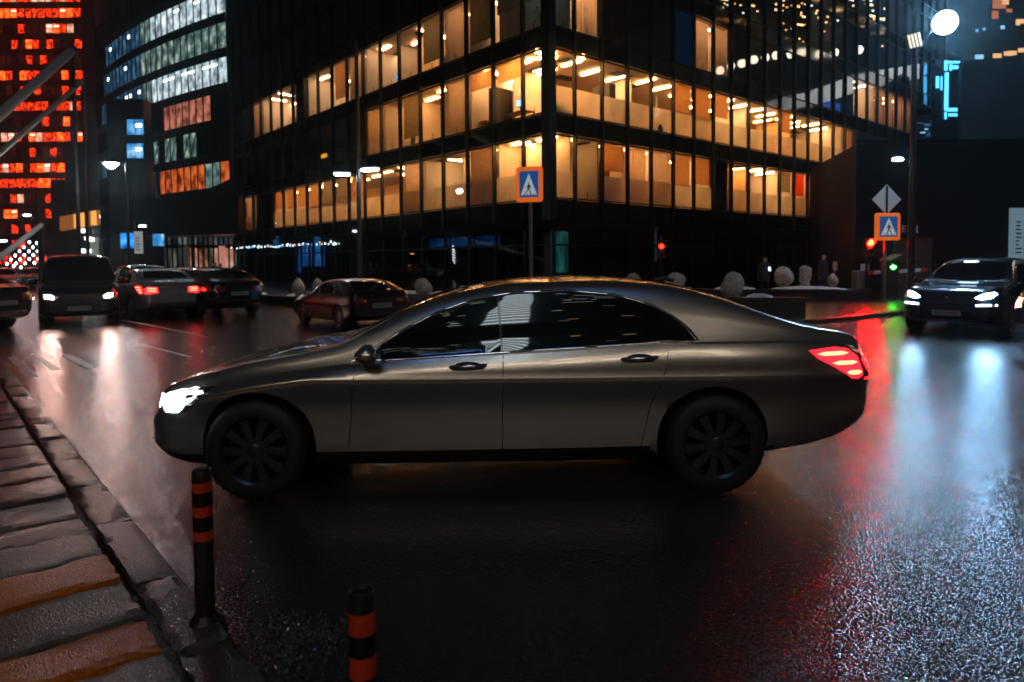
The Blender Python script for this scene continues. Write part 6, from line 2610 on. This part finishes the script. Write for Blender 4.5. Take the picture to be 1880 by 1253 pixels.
FB = empty('covered_footbridge', (0, 0, 0))
tag(FB, 'white lit covered footbridge across the side street, mirrored in the glass front', 'bridge')
BR = lit_window_mat('white_canopy_glow', [(.25, .25, .24), (.6, .62, .60), (.8, .82, .82)], 2.2, (.3, .3, .3), .3)
top_c = [(1405, 190, 212), (1440, 178, 203), (1480, 170, 196), (1520, 156, 186), (1560, 140, 172), (1600, 132, 162), (1650, 124, 152), (1700, 116, 142), (1760, 110, 134)]
for i in range(len(top_c) - 1):
    for k in range(2):
        t0, t1 = k * .5, (k + 1) * .5 - .03
        e = [tuple(a + (b - a) * t for a, b in zip(top_c[i], top_c[i + 1])) for t in (t0, t1)]
        a, b_, c_, d_ = mirrored(e[0][0], e[0][2], 110), mirrored(e[1][0], e[1][2], 110), mirrored(e[1][0], e[1][1], 110), mirrored(e[0][0], e[0][1], 110)
        mm = MB()
        off = NA * -.6
        vs = [a, b_, c_, d_] + [q + off for q in (a, b_, c_, d_)]
        mm.add(vs, [(0, 1, 2, 3), (7, 6, 5, 4), (0, 4, 5, 1), (1, 5, 6, 2), (2, 6, 7, 3), (3, 7, 4, 0)])
        mm.build('canopy_panel', BR, FB)
GLB = lamp('globe_lamp_glow', (1, .86, .62), 9)
gb_ = MB()
gb_.lathe([(.001, -.7), (.5, -.5), (.7, 0), (.5, .5), (.001, .7)], 12)
gme = gb_.mesh('globe_lamp', GLB, 60)
for i, (px, py) in enumerate(((1322, 130), (1342, 122), (1362, 117), (1384, 110), (1405, 106), (1425, 102), (1452, 100), (1472, 97), (1504, 100), (1532, 97), (1577, 92))):
    inst('globe_lamp', gme, FB, Matrix.Translation(mirrored(px, py, 115)))
H3 = empty('far_tower', (0, 0, 0))
tag(H3, 'dark tower sprinkled with small warm windows, mirrored in the glass front', 'building')
tiny = [lamp('tiny_warm_light', (1, .62, .25), 12), lamp('tiny_white_light', (.8, .95, 1), 12), lamp('tiny_amber_light', (1, .4, .08), 9)]
tm_ = MB()
tm_.box(-.17, .17, -.1, .1, -.12, .12)
tms = [tm_.mesh('lit_pane', q) for q in tiny]
tb_ = MB()
tb_.box(-1.1, 1.1, -.1, .1, -.16, .16)
tbs = tb_.mesh('lit_window_row', tiny[0])
for i in range(90):
    px, py = rz.uniform(1318, 1660), rz.gauss(48, 34)
    cx = rz.choice((1340, 1375, 1440, 1460, 1490, 1545, 1570, 1610))
    px = rz.gauss(cx, 16)
    py = abs(rz.gauss(30 + (cx - 1340) * .02, 26)) - 10
    me_ = tms[rz.choice((0, 0, 0, 1, 2))] if rz.random() < .9 else tbs
    inst(me_.name.split('.')[0], me_, H3, Matrix.Translation(mirrored(px, py, 150)) @ Matrix.Rotation(R(60), 4, 'Z'))
m = MB()
cc = mirrored(1480, 100, 154)
for k in range(3):
    c2 = mirrored(1360 + 120 * k, 100, 156)
    m.cbox((c2.x + 5, c2.y + 1, 45), (10, 14, 90), 0, rz=R(60))
m.build('wall', MT['black_wall'], H3)


# thin wet mist that catches the lamps
HB = MB()
HB.box(-300, 300, -140, 420, -1, 200)
hm = bpy.data.materials.new('mist')
hm.use_nodes = True
t = hm.node_tree
t.nodes.remove(t.nodes['Principled BSDF'])
pv = t.nodes.new('ShaderNodeVolumePrincipled')
pv.inputs['Color'].default_value = (.55, .85, 1, 1)
pv.inputs['Density'].default_value = .0007
pv.inputs['Anisotropy'].default_value = .9
t.links.new(pv.outputs[0], t.nodes['Material Output'].inputs['Volume'])
tag(HB.build('haze', hm), kind='stuff')
